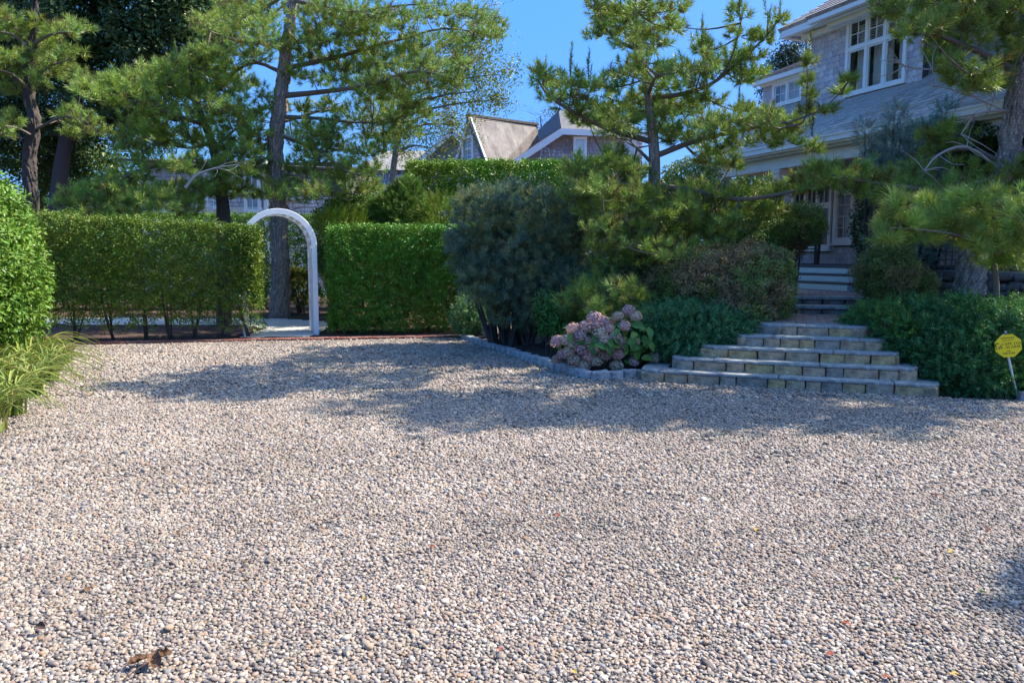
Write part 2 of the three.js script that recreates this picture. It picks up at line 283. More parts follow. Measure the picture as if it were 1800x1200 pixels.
function cobbles(line, t, w0, w1, hgt, dep) {
  const o = t.position;
  for (let i = 0; i + 1 < line.length; i++) {
    const [x0, z0] = line[i], [x1, z1] = line[i + 1], L = Math.hypot(x1 - x0, z1 - z0), a = Math.atan2(-(z1 - z0), x1 - x0); let s = 0;
    while (s < L - 0.05) {
      let w = Math.min(rr(w0, w1), L - s); if (L - s - w < 0.08) w = L - s;
      const c = part('cobble', stone(w - 0.012, hgt * rr(0.9, 1.12), dep * rr(0.92, 1.08), 0.018, 0.012, R() * 50), M.granite[ri(3)], t), f = (s + w / 2) / L;
      c.position.set(x0 + (x1 - x0) * f - o.x, hgt * 0.5 - 0.055, z0 + (z1 - z0) * f - o.z); c.rotation.set(gs() * 0.03, a + gs() * 0.04, gs() * 0.03); s += w;
    }
  }
}
{
  seed(6);
  cobbles(KERB, thing('granite_kerb', 'row of blue grey granite cobbles edging the hydrangea bed', 'kerb', V(0.8, 0, -10.5)), 0.16, 0.3, 0.15, 0.13);
  cobbles([[5.66, -8.47], ...KERB2.slice(1, 4)], thing('granite_kerb', 'granite cobbles edging the bed under the yellow sign', 'kerb', V(6, 0, -8.4)), 0.18, 0.32, 0.16, 0.13);
}
// ---------------------------------------------------------------- stone steps up from the drive
{
  seed(8);
  const t = thing('stone_steps', 'curved fieldstone steps with blue grey slab treads rising from the drive', 'steps', V(STEP_O[0], 0, STEP_O[1])), o = t.position;
  const W = [[-1.72, 1.66], [-1.36, 1.46], [-1.02, 1.28], [-0.62, 1.14], [-0.3, 1.02]], VF = [-0.06, 0.18, 0.42, 0.66, 0.92], HT = [0, 0.145, 0.288, 0.428, 0.566, 0.70];
  for (let k = 0; k < 5; k++) {
    const [a, b] = W[k], v0 = VF[k], y0 = HT[k] - 0.03, y1 = HT[k + 1], back = k === 4 ? 1.3 : 1.15 + 0.12 * k;
    // front edge in plan: left return, rounded corner, front (bulging a little), right return
    const path = [[a - 0.04, v0 + 0.75], [a - 0.03, v0 + 0.3], [a + 0.0, v0 + 0.1], [a + 0.1, v0 + 0.015], [a + 0.35, v0], [(a + b) / 2, v0 - 0.01], [b - 0.3, v0], [b - 0.06, v0 + 0.012], [b + 0.01, v0 + 0.09], [b + 0.03, v0 + 0.5]].map(([u, v]) => suv(u, v));
    const curve = new THREE.CatmullRomCurve3(path.map(([x, z]) => V(x, 0, z)), false, 'centripetal'), L = curve.getLength();
    const inner = Array.from({ length: 25 }, (_, i) => { const p = curve.getPointAt(i / 24), T = curve.getTangentAt(i / 24); return [p.x - T.z * -0.10 - o.x, p.z + T.x * -0.10 - o.z]; });
    part('core', slab([...inner, ...[[b - 0.1, v0 + back], [a + 0.1, v0 + back]].map(([u, v]) => { const q = suv(u, v); return [q[0] - o.x, q[1] - o.z]; })], k === 0 ? -0.1 : y0 + 0.004, y1 - 0.036), M.mortar, t);
    // riser stones
    let s = 0;
    while (s < L - 0.06) {
      let w = Math.min(rr(0.17, 0.42), L - s); if (L - s - w < 0.12) w = L - s;
      const f = (s + w / 2) / L, p = curve.getPointAt(f), T = curve.getTangentAt(f), h = y1 - y0 - 0.033;
      const m = part('riser_stone', stone(w - 0.008, h, 0.16, 0.02, 0.007, R() * 60), M.field[R() < 0.2 ? 5 : ri(5)], t);
      m.position.set(p.x - T.z * -0.065 - o.x, y0 + h / 2, p.z + T.x * -0.065 - o.z); m.rotation.y = Math.atan2(-T.z, T.x) + gs() * 0.03; s += w;
    }
    // tread slabs
    const cuts = [0, ...[[0.2, 0.52, 0.8], [0.3, 0.62], [0.24, 0.66], [0.4, 0.75], [0.5]][k], 1];
    for (let i = 0; i + 1 < cuts.length; i++) {
      const f0 = cuts[i] + 0.0015, f1 = cuts[i + 1] - 0.0015, n = 12, out = [], inn = [];
      for (let j = 0; j <= n; j++) { const f = f0 + (f1 - f0) * (j / n), p = curve.getPointAt(f), T = curve.getTangentAt(f), jag = 0; out.push([p.x + T.z * -(0.02 + jag) - o.x, p.z - T.x * -(0.02 + jag) - o.z]); const ins = 0.31; inn.push([p.x - T.z * -ins - o.x, p.z + T.x * -ins - o.z]); }
      const isides = k < 4 ? inn.reverse() : inn.reverse();
      part('tread', slab([...out, ...isides], y1 - 0.034, y1 + gs() * 0.003, 0.006), M.bluestone[ri(3)], t);
    }
  }
}
// brick landing, two shadowed upper steps, brick platform
const brickPave = (t, u0, u1, v0, v1, y, keep = () => true) => {
  const o = t.position, geos = [0, 1, 2].map(() => chamfer(0.194, 0.06, 0.094, 0.006, 0.005)), a = -Math.atan2(SU[1], SU[0]);
  let n = 0; for (let v = v0 + 0.05, r = 0; v < v1; v += 0.1015, r++) for (let u = u0 + 0.1 - (r % 2) * 0.1; u < u1; u += 0.2015) { const [x, z] = suv(u, v); if (!keep(u, v) || n++ >= 300) continue; const b = part('brick', geos[ri(3)], M.pave[ri(4)], t); b.position.set(x - o.x, y - 0.03 + gs() * 0.004, z - o.z); b.rotation.set(gs() * 0.01, a + gs() * 0.012, gs() * 0.01); }
};
{
  seed(9);
  const q = suv(0.4, 2), t = thing('brick_landing', 'faded red brick landing above the lower stone steps', 'paving', V(q[0], 0, q[1])), o = t.position;
  part('base', slab([[-0.75, 1.32], [1.5, 1.32], [1.5, 3.6], [-0.75, 3.6]].map(([u, v]) => { const p = suv(u, v); return [p[0] - o.x, p[1] - o.z]; }), 0.3, 0.645), M.mortar, t);
  brickPave(t, -0.7, 1.45, 1.26, 3.05, 0.70);
  const t2 = thing('stone_steps', 'two shaded dark stone steps below the brick platform', 'steps', V(...[suv(0.5, 3.2)].map(([x, z]) => [x, 0, z])[0])), o2 = t2.position;
  [[3.02, 0.64, 0.83], [3.42, 0.78, 0.955]].forEach(([v0, y0, y1], k) => {
    let u = -0.55; const a = -Math.atan2(SU[1], SU[0]);
    while (u < 1.85) { const w = rr(0.24, 0.4), h = y1 - y0 - 0.05, m = part('riser_stone', stone(w - 0.014, h, 0.2, 0.025, 0.008, R() * 60), M.boulder[ri(4)], t2), p = suv(u + w / 2, v0 + 0.14); m.position.set(p[0] - o2.x, y0 + h / 2, p[1] - o2.z); m.rotation.y = a; u += w; }
    for (const [a0, a1] of [[-0.58, 0.62], [0.625, 1.95]]) part('tread', slab([[a0, v0], [a1, v0], [a1, v0 + 0.43], [a0, v0 + 0.43]].map(([uu, v]) => { const p = suv(uu, v); return [p[0] - o2.x, p[1] - o2.z]; }), y1 - 0.048, y1 - 0.0005 * k, 0.006), M.bluestone[ri(3)], t2);
  });
  const t3 = thing('brick_landing', 'brick platform at the foot of the white porch steps', 'paving', V(...[suv(0.6, 5)].map(([x, z]) => [x, 0, z])[0])), o3 = t3.position;
  part('base', slab([[-0.62, 3.6], [2.1, 3.6], [2.6, 5.8], [1.2, 6.9], [-1.0, 7.3]].map(([u, v]) => { const p = suv(u, v); return [p[0] - o3.x, p[1] - o3.z]; }), 0.3, 0.888), M.mortar, t3);
  brickPave(t3, -0.5, 1.75, 3.86, 6.6, 0.948);
}
// ---------------------------------------------------------------- foliage kit
function triGeo(fill) { const pos = [], nor = []; fill((a, b, c) => { const n = b.clone().sub(a).cross(c.clone().sub(a)).normalize(); for (const p of [a, b, c]) { pos.push(p.x, p.y, p.z); nor.push(n.x, n.y, n.z); } }); const g = new THREE.BufferGeometry(); g.setAttribute('position', new THREE.Float32BufferAttribute(pos, 3)); g.setAttribute('normal', new THREE.Float32BufferAttribute(nor, 3)); return g; }
const perp = (d) => (Math.abs(d.y) < 0.9 ? UP.clone().cross(d) : V(1, 0, 0).cross(d)).normalize();
// a shoot of long pine needles round the y axis
const tuftGeo = (n, len, wid, a0, a1, shoot) => triGeo((tri) => {
  for (let i = 0; i < n; i++) {
    const f = R(), az = i * 2.39996 + R(), an = (a0 + (a1 - a0) * (1 - f) + gs() * 8) * PI / 180, d = V(Math.sin(an) * Math.cos(az), Math.cos(an), Math.sin(an) * Math.sin(az)), b = V(0, shoot * f, 0), L = len * rr(0.7, 1.1), s = perp(d).applyAxisAngle(d, rr(0, PI)).multiplyScalar(wid / 2);
    const tip = b.clone().addScaledVector(d, L); tip.y -= L * 0.06 * R();
    tri(b.clone().add(s), b.clone().sub(s), tip);
  }
});
// a sprig of oval leaves round the y axis
const sprigGeo = (n, len, wid, size, lift = 0.55) => triGeo((tri) => {
  for (let i = 0; i < n; i++) {
    const az = i * 2.4 + R(), f = R(), b = V(Math.cos(az) * size * 0.35 * R(), size * (f - 0.4), Math.sin(az) * size * 0.35 * R());
    const d = V(Math.cos(az), lift + gs() * 0.5, Math.sin(az)).normalize(), L = len * rr(0.75, 1.15), s = perp(d).applyAxisAngle(d, gs() * 0.9), up = d.clone().cross(s).normalize().multiplyScalar(wid * 0.16), w = wid / 2 * rr(0.85, 1.1);
    const m = b.clone().addScaledVector(d, L * 0.48), l = m.clone().addScaledVector(s, w).add(up), r = m.clone().addScaledVector(s, -w).add(up), tip = b.clone().addScaledVector(d, L);
    tri(b, l, tip); tri(b, tip, r);
  }
});
// a feathery juniper spray
const sprayGeo = (n, len, side, wid) => triGeo((tri) => {
  for (let i = 0; i < n; i++) {
    const f = (i + 0.5) / n, az = i * 2.4, b = V(0, len * f, 0), d = V(Math.cos(az) * 0.9, 0.85, Math.sin(az) * 0.9).normalize(), L = side * (1.1 - 0.75 * f) * rr(0.7, 1.2), s = perp(d).applyAxisAngle(d, rr(0, PI)).multiplyScalar(wid / 2);
    const tip = b.clone().addScaledVector(d, L); tri(b.clone().add(s), b.clone().sub(s), tip);
    const mid = b.clone().addScaledVector(d, L * 0.5), e = d.clone().addScaledVector(rdir(), 0.8).normalize(), s2 = s.clone().multiplyScalar(0.8); tri(mid.clone().add(s2), mid.clone().sub(s2), mid.clone().addScaledVector(e, L * 0.5));
  }
});
seed(101);
const G = {
  tuft: [0, 1, 2].map(() => tuftGeo(46, 0.128, 0.0112, 16, 74, 0.10)),
  bigTuft: [0, 1].map(() => tuftGeo(66, 0.18, 0.009, 22, 88, 0.12)),
  candle: [0, 1].map(() => tuftGeo(64, 0.085, 0.0085, 14, 52, 0.26)),
  shrubTuft: [0, 1].map(() => tuftGeo(36, 0.07, 0.0095, 14, 62, 0.085)),
  privet: [0, 1, 2].map(() => sprigGeo(13, 0.046, 0.023, 0.13)),
  broad: [0, 1, 2].map(() => sprigGeo(12, 0.075, 0.036, 0.2)),
  small: [0, 1, 2].map(() => sprigGeo(16, 0.026, 0.015, 0.1)),
  oak: [0, 1].map(() => sprigGeo(12, 0.16, 0.075, 0.42, 0.25)),
  locust: [0, 1].map(() => sprigGeo(14, 0.085, 0.028, 0.34, -0.15)),
  juniper: [0, 1, 2].map(() => sprayGeo(18, 0.17, 0.07, 0.013)),
};
class Leaves {
  constructor(kinds) { this.kinds = kinds; this.m = kinds.map(() => []); this.c = kinds.map(() => []); this.mat = M4(); this.q = new THREE.Quaternion(); this.q2 = new THREE.Quaternion(); this.s = V(); }
  put(p, dir, scale, col) { const k = ri(this.kinds.length); this.q.setFromUnitVectors(UP, dir); this.q2.setFromAxisAngle(UP, rr(0, 6.283)); this.q.multiply(this.q2); this.s.setScalar(scale); this.mat.compose(p, this.q, this.s); const e = this.mat.elements; for (let i = 0; i < 16; i++) this.m[k].push(e[i]); this.c[k].push(col[0], col[1], col[2]); }
  build(name, mat, parent) {
    const o = parent.position;
    this.kinds.forEach((g, k) => { const n = this.m[k].length / 16; if (!n) return; const im = new THREE.InstancedMesh(g, mat, n); const a = im.instanceMatrix.array; a.set(this.m[k]); for (let i = 0; i < n; i++) { a[i * 16 + 12] -= o.x; a[i * 16 + 13] -= o.y; a[i * 16 + 14] -= o.z; } im.instanceColor = new THREE.InstancedBufferAttribute(new Float32Array(this.c[k]), 3); im.name = name; im.userData.kind = 'stuff'; shadows(im); parent.add(im); total += n; });
  }
}
let total = 0;
const tone = (c, spread = 0.22, warm = 0.12) => { const b = 1 + spread * gs() * 1.6, w = warm * gs() * 1.6; return [c[0] * b * (1 + w), c[1] * b, c[2] * b * (1 - w)]; };
const mixc = (a, b, t) => a.map((x, i) => x * (1 - t) + b[i] * t);

// pines: trunk and limbs drawn along the photograph's, foliage in pads carried by the limbs
function pine(o) {
  seed(o.seed);
  const D = o.D, base = o.trunk[0], trunkPts = o.trunk.map(([x, y, dd = 0]) => at(x, y, D + dd)), root = trunkPts[0].clone();
  root.y = o.root ?? ground(root.x, root.z) - 0.05; trunkPts[0].copy(root).y -= 0.0;
  if (o.above) trunkPts.push(...o.above.map(([x, y, z]) => V(x, y, z)));
  const t = thing(o.name, o.label, 'tree', root, o.group), loc = (p) => p.clone().sub(root);
  part('trunk', tube(trunkPts.map(loc), o.r, o.ridges ? 44 : 9, o.ridges ?? 0, o.ridges ? 30 : 4), o.barkMat ?? M.bark, t);
  const nodes = trunkPts.slice(1).map((p) => ({ p, trunk: true })), twigs = [];
  for (const l of o.limbs ?? []) {
    const dd1 = l.dd ?? gs() * 1.6, pts = l.p.map(([x, y], i) => at(x, y, D + (l.dd0 ?? 0) + dd1 * (i / (l.p.length - 1))));
    part('limb', tube(pts.map(loc), [l.r ?? 0.05, (l.r ?? 0.05) * 0.25], 6), l.dead ? M.dead : M.twig, t);
    if (l.dead) { for (let i = 0; i < 9; i++) { const a = pts[0].clone().lerp(pts[pts.length - 1], rr(0.2, 1)); const near = pts.reduce((b, q) => (q.distanceTo(a) < b.distanceTo(a) ? q : b)); const e = near.clone().addScaledVector(rdir(), rr(0.2, 0.6)); part('dead_twig', tube([loc(near), loc(near.clone().lerp(e, 0.5).add(rdir().multiplyScalar(0.06))), loc(e)], [0.009, 0.003], 4), M.dead, t); } continue; }
    const c = new THREE.CatmullRomCurve3(pts); for (let i = 0; i <= 12; i++) nodes.push({ p: c.getPoint(i / 12) });
  }
  const lv = new Leaves(o.geo ?? G.tuft), cd = new Leaves(G.candle), col = o.color, dens = o.density ?? 1;
  const pad = (c, rx, ry, rz, n, feed = true) => {
    if (feed) { let best = null, bd = 1e9; for (const q of nodes) { const d = q.p.distanceTo(c) + (q.p.y > c.y + 0.3 ? 0.5 : 0); if (d < bd) { bd = d; best = q.p; } } if (best && bd < 3.2) { const mid = best.clone().lerp(c, 0.5); mid.y -= 0.06 * bd; twigs.push(tube([loc(best), loc(mid), loc(c)], [0.012 + 0.006 * bd, 0.006], 5)); } }
    for (let i = 0; i < n; i++) {
      const d = rdir(); if (d.y < -0.2) d.y *= 0.5; const f = Math.cbrt(R()) * (R() < 0.3 ? 0.7 : 1), p = V(c.x + d.x * rx * f, c.y + d.y * ry * f, c.z + d.z * rz * f);
      const dir = d.clone().multiplyScalar(0.75).add(V(0, 0.62, 0)).addScaledVector(rdir(), 0.42).normalize(), old = R() < 0.10;
      lv.put(p, dir, (o.scale ?? 1) * rr(0.78, 1.2), old ? tone(mixc(col, [0.16, 0.10, 0.035], 0.7)) : tone(col));
      if (R() < 0.55) twigs.push(tube([loc(c.clone().lerp(p, 0.25)), loc(p)], [0.006, 0.004], 3));
    }
  };
  for (const [px, py, r, dd] of o.pads) {
    let best = null, bd = 1e9; const probe = at(px, py, D);
    for (const q of nodes) { const s = at(px, py, -q.p.z), d = s.distanceTo(q.p); if (d < bd) { bd = d; best = q.p; } }
    const Dp = dd !== undefined ? D + dd : (best ? D + (-best.z - D) * 0.8 : D) + gs() * (o.spread ?? 0.6), c = at(px, py, Dp), m = (r / FOCAL) * Dp;
    pad(c, m * 1.25, m * 0.92, m * 1.3, Math.round(dens * (9 + 235 * m * m)));
    if (o.deep && r > 15 && R() < o.deep) { const s = R() < 0.65 ? 1 : -0.55, c2 = at(px + gs() * r, py + gs() * r * 0.6, Dp + s * rr(0.5, 1.5)); pad(c2, m * 1.1, m * 0.75, m * 1.1, Math.round(dens * (5 + 150 * m * m))); }
  }
  for (const [ex, ey, ez, ax, ay, az, n, m] of o.extra ?? []) for (let i = 0; i < n; i++) { const d = rdir(), f = Math.cbrt(R()); pad(V(ex + d.x * ax * f, ey + d.y * ay * f, ez + d.z * az * f), m * 1.2, m * 0.8, m * 1.2, Math.round(dens * (12 + 260 * m * m)), false); if (i % 3 === 0) { const b = trunkPts[trunkPts.length - 1 - ri(2)], c = V(ex + d.x * ax * f, ey + d.y * ay * f, ez + d.z * az * f); twigs.push(tube([loc(b), loc(b.clone().lerp(c, 0.5).add(V(0, 0.25, 0))), loc(c)], [0.035, 0.012], 5)); } }
  for (const [px, py, h, dd = 0] of o.candles ?? []) { const c = at(px, py, D + dd), n = Math.round(h / 14); for (let i = 0; i < n; i++) { const p = at(px + gs() * 4, py - i * 13, D + dd); cd.put(p, V(gs() * 0.25, 1, gs() * 0.25).normalize(), rr(0.9, 1.25), tone(mixc(col, [0.13, 0.19, 0.03], 0.45))); } twigs.push(tube([loc(c), loc(at(px, py - h, D + dd))], [0.012, 0.005], 4)); }
  if (twigs.length) { const m = part('twigs', merge(twigs), M.twig, t); m.userData.kind = 'stuff'; }
  lv.build('crown', M.needle, t); cd.build('new_shoots', M.needle, t);
  return t;
}
// clipped hedge along a line, leafy skin over an open inside with stems
function hedge(o) {
  seed(o.seed);
  const [x0, z0] = o.a, [x1, z1] = o.b, L = Math.hypot(x1 - x0, z1 - z0), ux = (x1 - x0) / L, uz = (z1 - z0) / L, nx = -uz, nz = ux; // n points to the camera side (+z)
  const t = thing(o.name ?? 'clipped_hedge', o.label, 'hedge', V((x0 + x1) / 2, ground((x0 + x1) / 2, (z0 + z1) / 2), (z0 + z1) / 2), o.group), lv = new Leaves(o.geo ?? G.privet), T = o.t / 2, foot = o.foot ?? 0.12;
  const y0 = t.position.y, Hs = (s) => (o.h0 + (o.h1 - o.h0) * s) + 0.04 * noise3(s * L * 0.8, 7, o.seed);
  const bulge = (s, y, sd) => 0.05 * noise3(s * L * 1.3, y * 1.3, sd) + 0.035 * noise3(s * L * 4, y * 4, sd);
  const put = (s, y, d, dir) => {
    const n = bulge(s, y, d > 0 ? 1 : 9), p = V(x0 + ux * L * s + nx * d + dir.x * n, y0 + y, z0 + uz * L * s + nz * d + dir.z * n);
    const lo = o.open ? sst(o.open, 0.05, y) : 0; if (lo > 0 && R() < lo * 0.82 + (noise3(s * L * 1.6, y * 2.2, 4) > 0.05 ? 0.25 * lo : 0)) return;
    const gap = noise3(s * L * 2.2, y * 2.2, 11 + o.seed); if (gap > 0.42 && R() < 0.75) return;
    lv.put(p, dir.clone().addScaledVector(rdir(), 0.6).add(V(0, 0.25, 0)).normalize(), (o.scale ?? 1) * rr(0.8, 1.2), R() < 0.05 ? tone(mixc(o.color, [0.26, 0.22, 0.04], 0.6)) : tone(mixc(o.color, [0.26, 0.30, 0.03], clamp(noise3(s * L * 0.9, y * 1.3, o.seed) * 0.9, 0, 0.6)), 0.28, 0.16));
  };
  const N = V(nx, 0, nz), E = V(ux, 0, uz), den = o.density ?? 260, H = Math.max(o.h0, o.h1), rnd = 0.34;
  for (let i = 0; i < L * H * den; i++) { const s = R(), h = Hs(s), y = foot + (h - foot) * R(), c = sst(h - rnd, h, y); put(s, y, T * (1 - 0.32 * c * c) - rr(-0.02, 0.13), N.clone().addScaledVector(UP, c)); }
  for (let i = 0; i < L * H * den * 0.7; i++) { const s = R(), h = Hs(s), y = foot + (h - foot) * R(); put(s, y, -T + rr(-0.02, 0.13), N.clone().negate()); }
  for (let i = 0; i < L * o.t * den * 1.15; i++) { const s = R(); put(s, Hs(s) - rr(-0.02, 0.1), rr(-T, T), UP.clone()); }
  for (const e of [0, 1]) for (let i = 0; i < o.t * H * den; i++) { const h = Hs(e), y = foot + (h - foot) * R(); put(e ? 1 - rr(-0.02, 0.1) / L : rr(-0.02, 0.1) / L, y, rr(-T, T), E.clone().multiplyScalar(e ? 1 : -1)); }
  for (let i = 0; i < L * H * o.t * (o.inner ?? 420); i++) { const s = R(); put(s, foot + (Hs(s) - foot) * R(), rr(-T, T) * 0.85, rdir()); }
  if (o.endBoost) for (let i = 0; i < o.endBoost; i++) put(1 - R() * 0.075, rr(0.45, 1) * Hs(1), rr(0, T * 1.02), N.clone());
  for (let i = 0; i < L * 7; i++) { const s = R(); lv.put(V(x0 + ux * L * s + nx * rr(-T, T) * 0.9, y0 + Hs(s) + rr(0.0, 0.09), z0 + uz * L * s + nz * rr(-T, T) * 0.9), V(gs() * 0.4, 1, gs() * 0.4).normalize(), rr(0.8, 1.1), tone(mixc(o.color, [0.26, 0.32, 0.04], 0.4))); }
  lv.build('foliage', M.leaf, t);
  for (let s = o.stemStart ?? 0.25; s < L; s += (o.stemGap ?? 0.55) * rr(0.75, 1.25)) {
    const f = s / L, b = V(x0 + ux * s + nx * gs() * 0.12, y0 - 0.06, z0 + uz * s + nz * gs() * 0.12).sub(t.position);
    for (let k = 0; k < (o.stems ?? 3); k++) { const e = b.clone().add(V(ux * gs() * 0.5, Hs(f) * rr(0.55, 0.8), uz * gs() * 0.5 + gs() * 0.2)); part('stem', tube([b.clone().add(V(gs() * 0.05, 0, gs() * 0.05)), b.clone().lerp(e, 0.45).add(V(gs() * 0.1, 0.05, gs() * 0.06)), e], [k ? 0.016 : 0.034, 0.006], 5), M.barkDark, t); }
  }
  return t;
}
// shrub: leafy mass of several lobes [x, y, z, rx, ry, rz]
function shrub(o) {
  seed(o.seed);
  const l0 = o.lobes[0], root = V(l0[0], (o.root ?? ground(l0[0], l0[2])) - 0.03, l0[2]), t = thing(o.name, o.label, o.category ?? 'shrub', root, o.group), lv = new Leaves(o.geo), tw = [];
  for (const [x, y, z, rx, ry, rz] of o.lobes) {
    const area = 4 * PI * Math.pow((Math.pow(rx * ry, 1.6) + Math.pow(rx * rz, 1.6) + Math.pow(ry * rz, 1.6)) / 3, 1 / 1.6), n = Math.round(area * (o.density ?? 220));
    for (let i = 0; i < n; i++) {
      const d = rdir(); let f = R() < 0.62 ? rr(0.86, 1.04) : Math.cbrt(rr(0.1, 1)); f *= 1 + (o.lump ?? 0.16) * noise3(d.x * 2.2 + x, d.y * 2.2 + y, d.z * 2.2 + o.seed) + (o.lump ?? 0.16) * 0.7 * noise3(d.x * 5 + x, d.y * 5, d.z * 5 + o.seed);
      const p = V(x + d.x * rx * f, y + d.y * ry * f, z + d.z * rz * f); if (p.y < ground(p.x, p.z) + 0.02) continue;
      const dir = V(d.x / rx, d.y / ry, d.z / rz).normalize().addScaledVector(rdir(), o.messy ?? 0.6).add(V(0, o.lift ?? 0.3, 0)).normalize();
      if (o.drape) dir.y -= o.drape * R();
      const c = o.color2 && noise3(p.x * 1.7, p.y * 1.7, p.z * 1.7 + o.seed) + gs() * 0.25 > (o.mixAt ?? 0.1) ? o.color2 : o.color;
      lv.put(p, dir.normalize(), (o.scale ?? 1) * rr(0.78, 1.22), tone(c, o.spread ?? 0.25, 0.14));
    }
    for (let i = 0; i < (o.stems ?? 5); i++) { const d = rdir(); d.y = Math.abs(d.y) * 0.6 + 0.1; const e = V(x + d.x * rx * 0.75, y + d.y * ry * 0.7, z + d.z * rz * 0.75).sub(root), b = V((x - root.x) * 0.6 + gs() * 0.12, ground(root.x + (x - root.x) * 0.6, root.z + (z - root.z) * 0.6) - root.y - 0.04, (z - root.z) * 0.6 + gs() * 0.12); tw.push(tube([b, b.clone().lerp(e, 0.5).add(V(gs() * 0.1, 0.08, gs() * 0.1)), e], [o.stemR ?? 0.018, 0.005], 5)); }
  }
  lv.build('foliage', o.mat ?? M.leafMatte, t);
  if (tw.length) part('branches', merge(tw), M.barkDark, t).userData.kind = 'stuff';
  return t;
}
// broadleaf tree: trunk, limbs reaching into lobes of leaves
function tree(o) {
  seed(o.seed);
  const root = V(o.base[0], ground(o.base[0], o.base[1]) - 0.05, o.base[1]), t = thing(o.name, o.label, 'tree', root, o.group), loc = (p) => p.clone().sub(root), lv = new Leaves(o.geo), tw = [];
  const fork = o.fork ? V(...o.fork) : root.clone().add(V(0, o.forkH ?? 3, 0)), top = o.top ? V(...o.top) : fork.clone().add(V(0, 3, 0));
  part('trunk', tube([root, root.clone().lerp(fork, 0.5).add(V(gs() * 0.1, 0, gs() * 0.1)), fork, top].map(loc), [o.r, o.r * 0.8, o.r * 0.65, o.r * 0.3], 12, o.r * 0.08, 8), o.barkMat ?? M.barkDark, t);
  for (const [px, py, D, rp] of o.lobes) {
    const c = at(px, py, D), r = (rp / FOCAL) * D, s = fork.clone().lerp(top, clamp((c.y - fork.y) / (top.y - fork.y + 0.01), 0, 1) * 0.8);
    part('limb', tube([s, s.clone().lerp(c, 0.5).add(V(0, 0.15 * r, 0)), c].map(loc), [o.r * 0.32, o.r * 0.08], 6), o.barkMat ?? M.barkDark, t);
    const n = Math.round((o.density ?? 60) * r * r * 4);
    for (let i = 0; i < n; i++) {
      const d = rdir(), f = Math.pow(R(), 0.42) * (1 + 0.3 * noise3(d.x * 2 + px, d.y * 2 + py, d.z * 2)), p = c.clone().add(V(d.x * r * f, d.y * r * f * 0.85, d.z * r * f));
      if (noise3(p.x * (o.gapF ?? 0.9), p.y * (o.gapF ?? 0.9), p.z * (o.gapF ?? 0.9)) > (o.gap ?? 0.22)) continue;
      lv.put(p, d.clone().add(V(0, o.lift ?? 0.3, 0)).addScaledVector(rdir(), 0.7).normalize(), (o.scale ?? 1) * rr(0.75, 1.25), tone(o.color, 0.25, o.warm ?? 0.15));
      if (i % (o.twigEvery ?? 9) === 0) tw.push(tube([loc(c.clone().lerp(p, 0.2)), loc(c.clone().lerp(p, 0.65).add(rdir().multiplyScalar(r * 0.1))), loc(p)], [0.012, 0.004], 3));
    }
  }
  lv.build('crown', o.mat ?? M.leaf, t); if (tw.length) part('twigs', merge(tw), o.barkMat ?? M.barkDark, t).userData.kind = 'stuff';
  return t;
}
// ---------------------------------------------------------------- main house (own axes: x along the front, z out of the front)
const house = thing('shingled_house', 'grey shingled house with white trim and deep porch behind the pines', 'house', V(6.9, 0, -15.3));
house.rotation.y = Math.atan2(-0.933, 0.359);
const unitBox = new THREE.BoxGeometry(1, 1, 1);
function panel(x0, x1, y0, y1, zFront, thick, holes) {
  const s = new THREE.Shape([[x0, y0], [x1, y0], [x1, y1], [x0, y1]].map(([a, b]) => new THREE.Vector2(a, b)));
  for (const [a, b, c, d] of holes) s.holes.push(new THREE.Path([[a, c], [a, d], [b, d], [b, c]].map(([p, q]) => new THREE.Vector2(p, q))));
  return new THREE.ExtrudeGeometry(s, { depth: thick, bevelEnabled: false }).translate(0, 0, zFront - thick);
}
const wallList = [];
function shingleRows(x0, x1, y0, y1, z, holes, rank, expo = 0.13) {
  for (let y = y0; y < y1; y += expo) {
    let free = [[x0, x1]];
    for (const [a, b, c, d] of holes) if (y + expo > c + 0.02 && y < d - 0.02) free = free.flatMap(([p, q]) => [[p, Math.min(q, a)], [Math.max(p, b), q]].filter(([m, n]) => n - m > 0.015));
    for (const [p, q] of free) { let x = p; while (x < q - 0.004) { let w = rr(0.085, 0.19); if (q - x - w < 0.05) w = q - x; wallList.push({ x: x + w / 2, y: y + Math.min(expo, y1 - y) / 2 + gs() * 0.004, w: w - 0.004, h: Math.min(expo, y1 - y) + 0.02, z, rank: rank + R() * 0.5, m: ri(5) }); x += w; } }
  }
}
seed(300);
const bayHole = [-2.25, -0.58, 5.02, 6.88], ldHole = [-5.42, -4.3, 5.52, 6.2], ph1 = [-4.75, -3.3, 1.72, 3.45], ph2 = [-3.26, -2.6, 1.9, 3.25];
part('wall', panel(-3.4, -0.2, 5.0, 6.95, -1.62, 0.12, [[-2.17, -0.66, 5.25, 6.8]]), M.sheathing, house);
part('wall', panel(-5.84, -3.4, 5.35, 6.3, -2.22, 0.1, [[-5.33, -4.44, 5.62, 6.1]]), M.sheathing, house);
part('wall', bx(-0.2, 4.2, 5.4, 7.1, -2.9, -2.72), M.sheathing, house);
part('wall', panel(-5.2, 4.2, 1.4, 3.7, -2.42, 0.12, [[-4.66, -3.4, 1.85, 3.35], [-3.14, -2.68, 2.0, 3.1]]), M.sheathing, house);
part('wall', merge([bx(-5.2, -5.06, 0.2, 5.6, -9, -2.54), bx(-3.4, -3.28, 5, 6.95, -9, -1.74), bx(-0.34, -0.2, 5, 6.95, -2.72, -1.74), bx(4.06, 4.2, 0.2, 7.1, -9, -2.54), bx(-5.2, 4.2, 0.2, 7.0, -9.14, -9)]), M.sheathing, house);
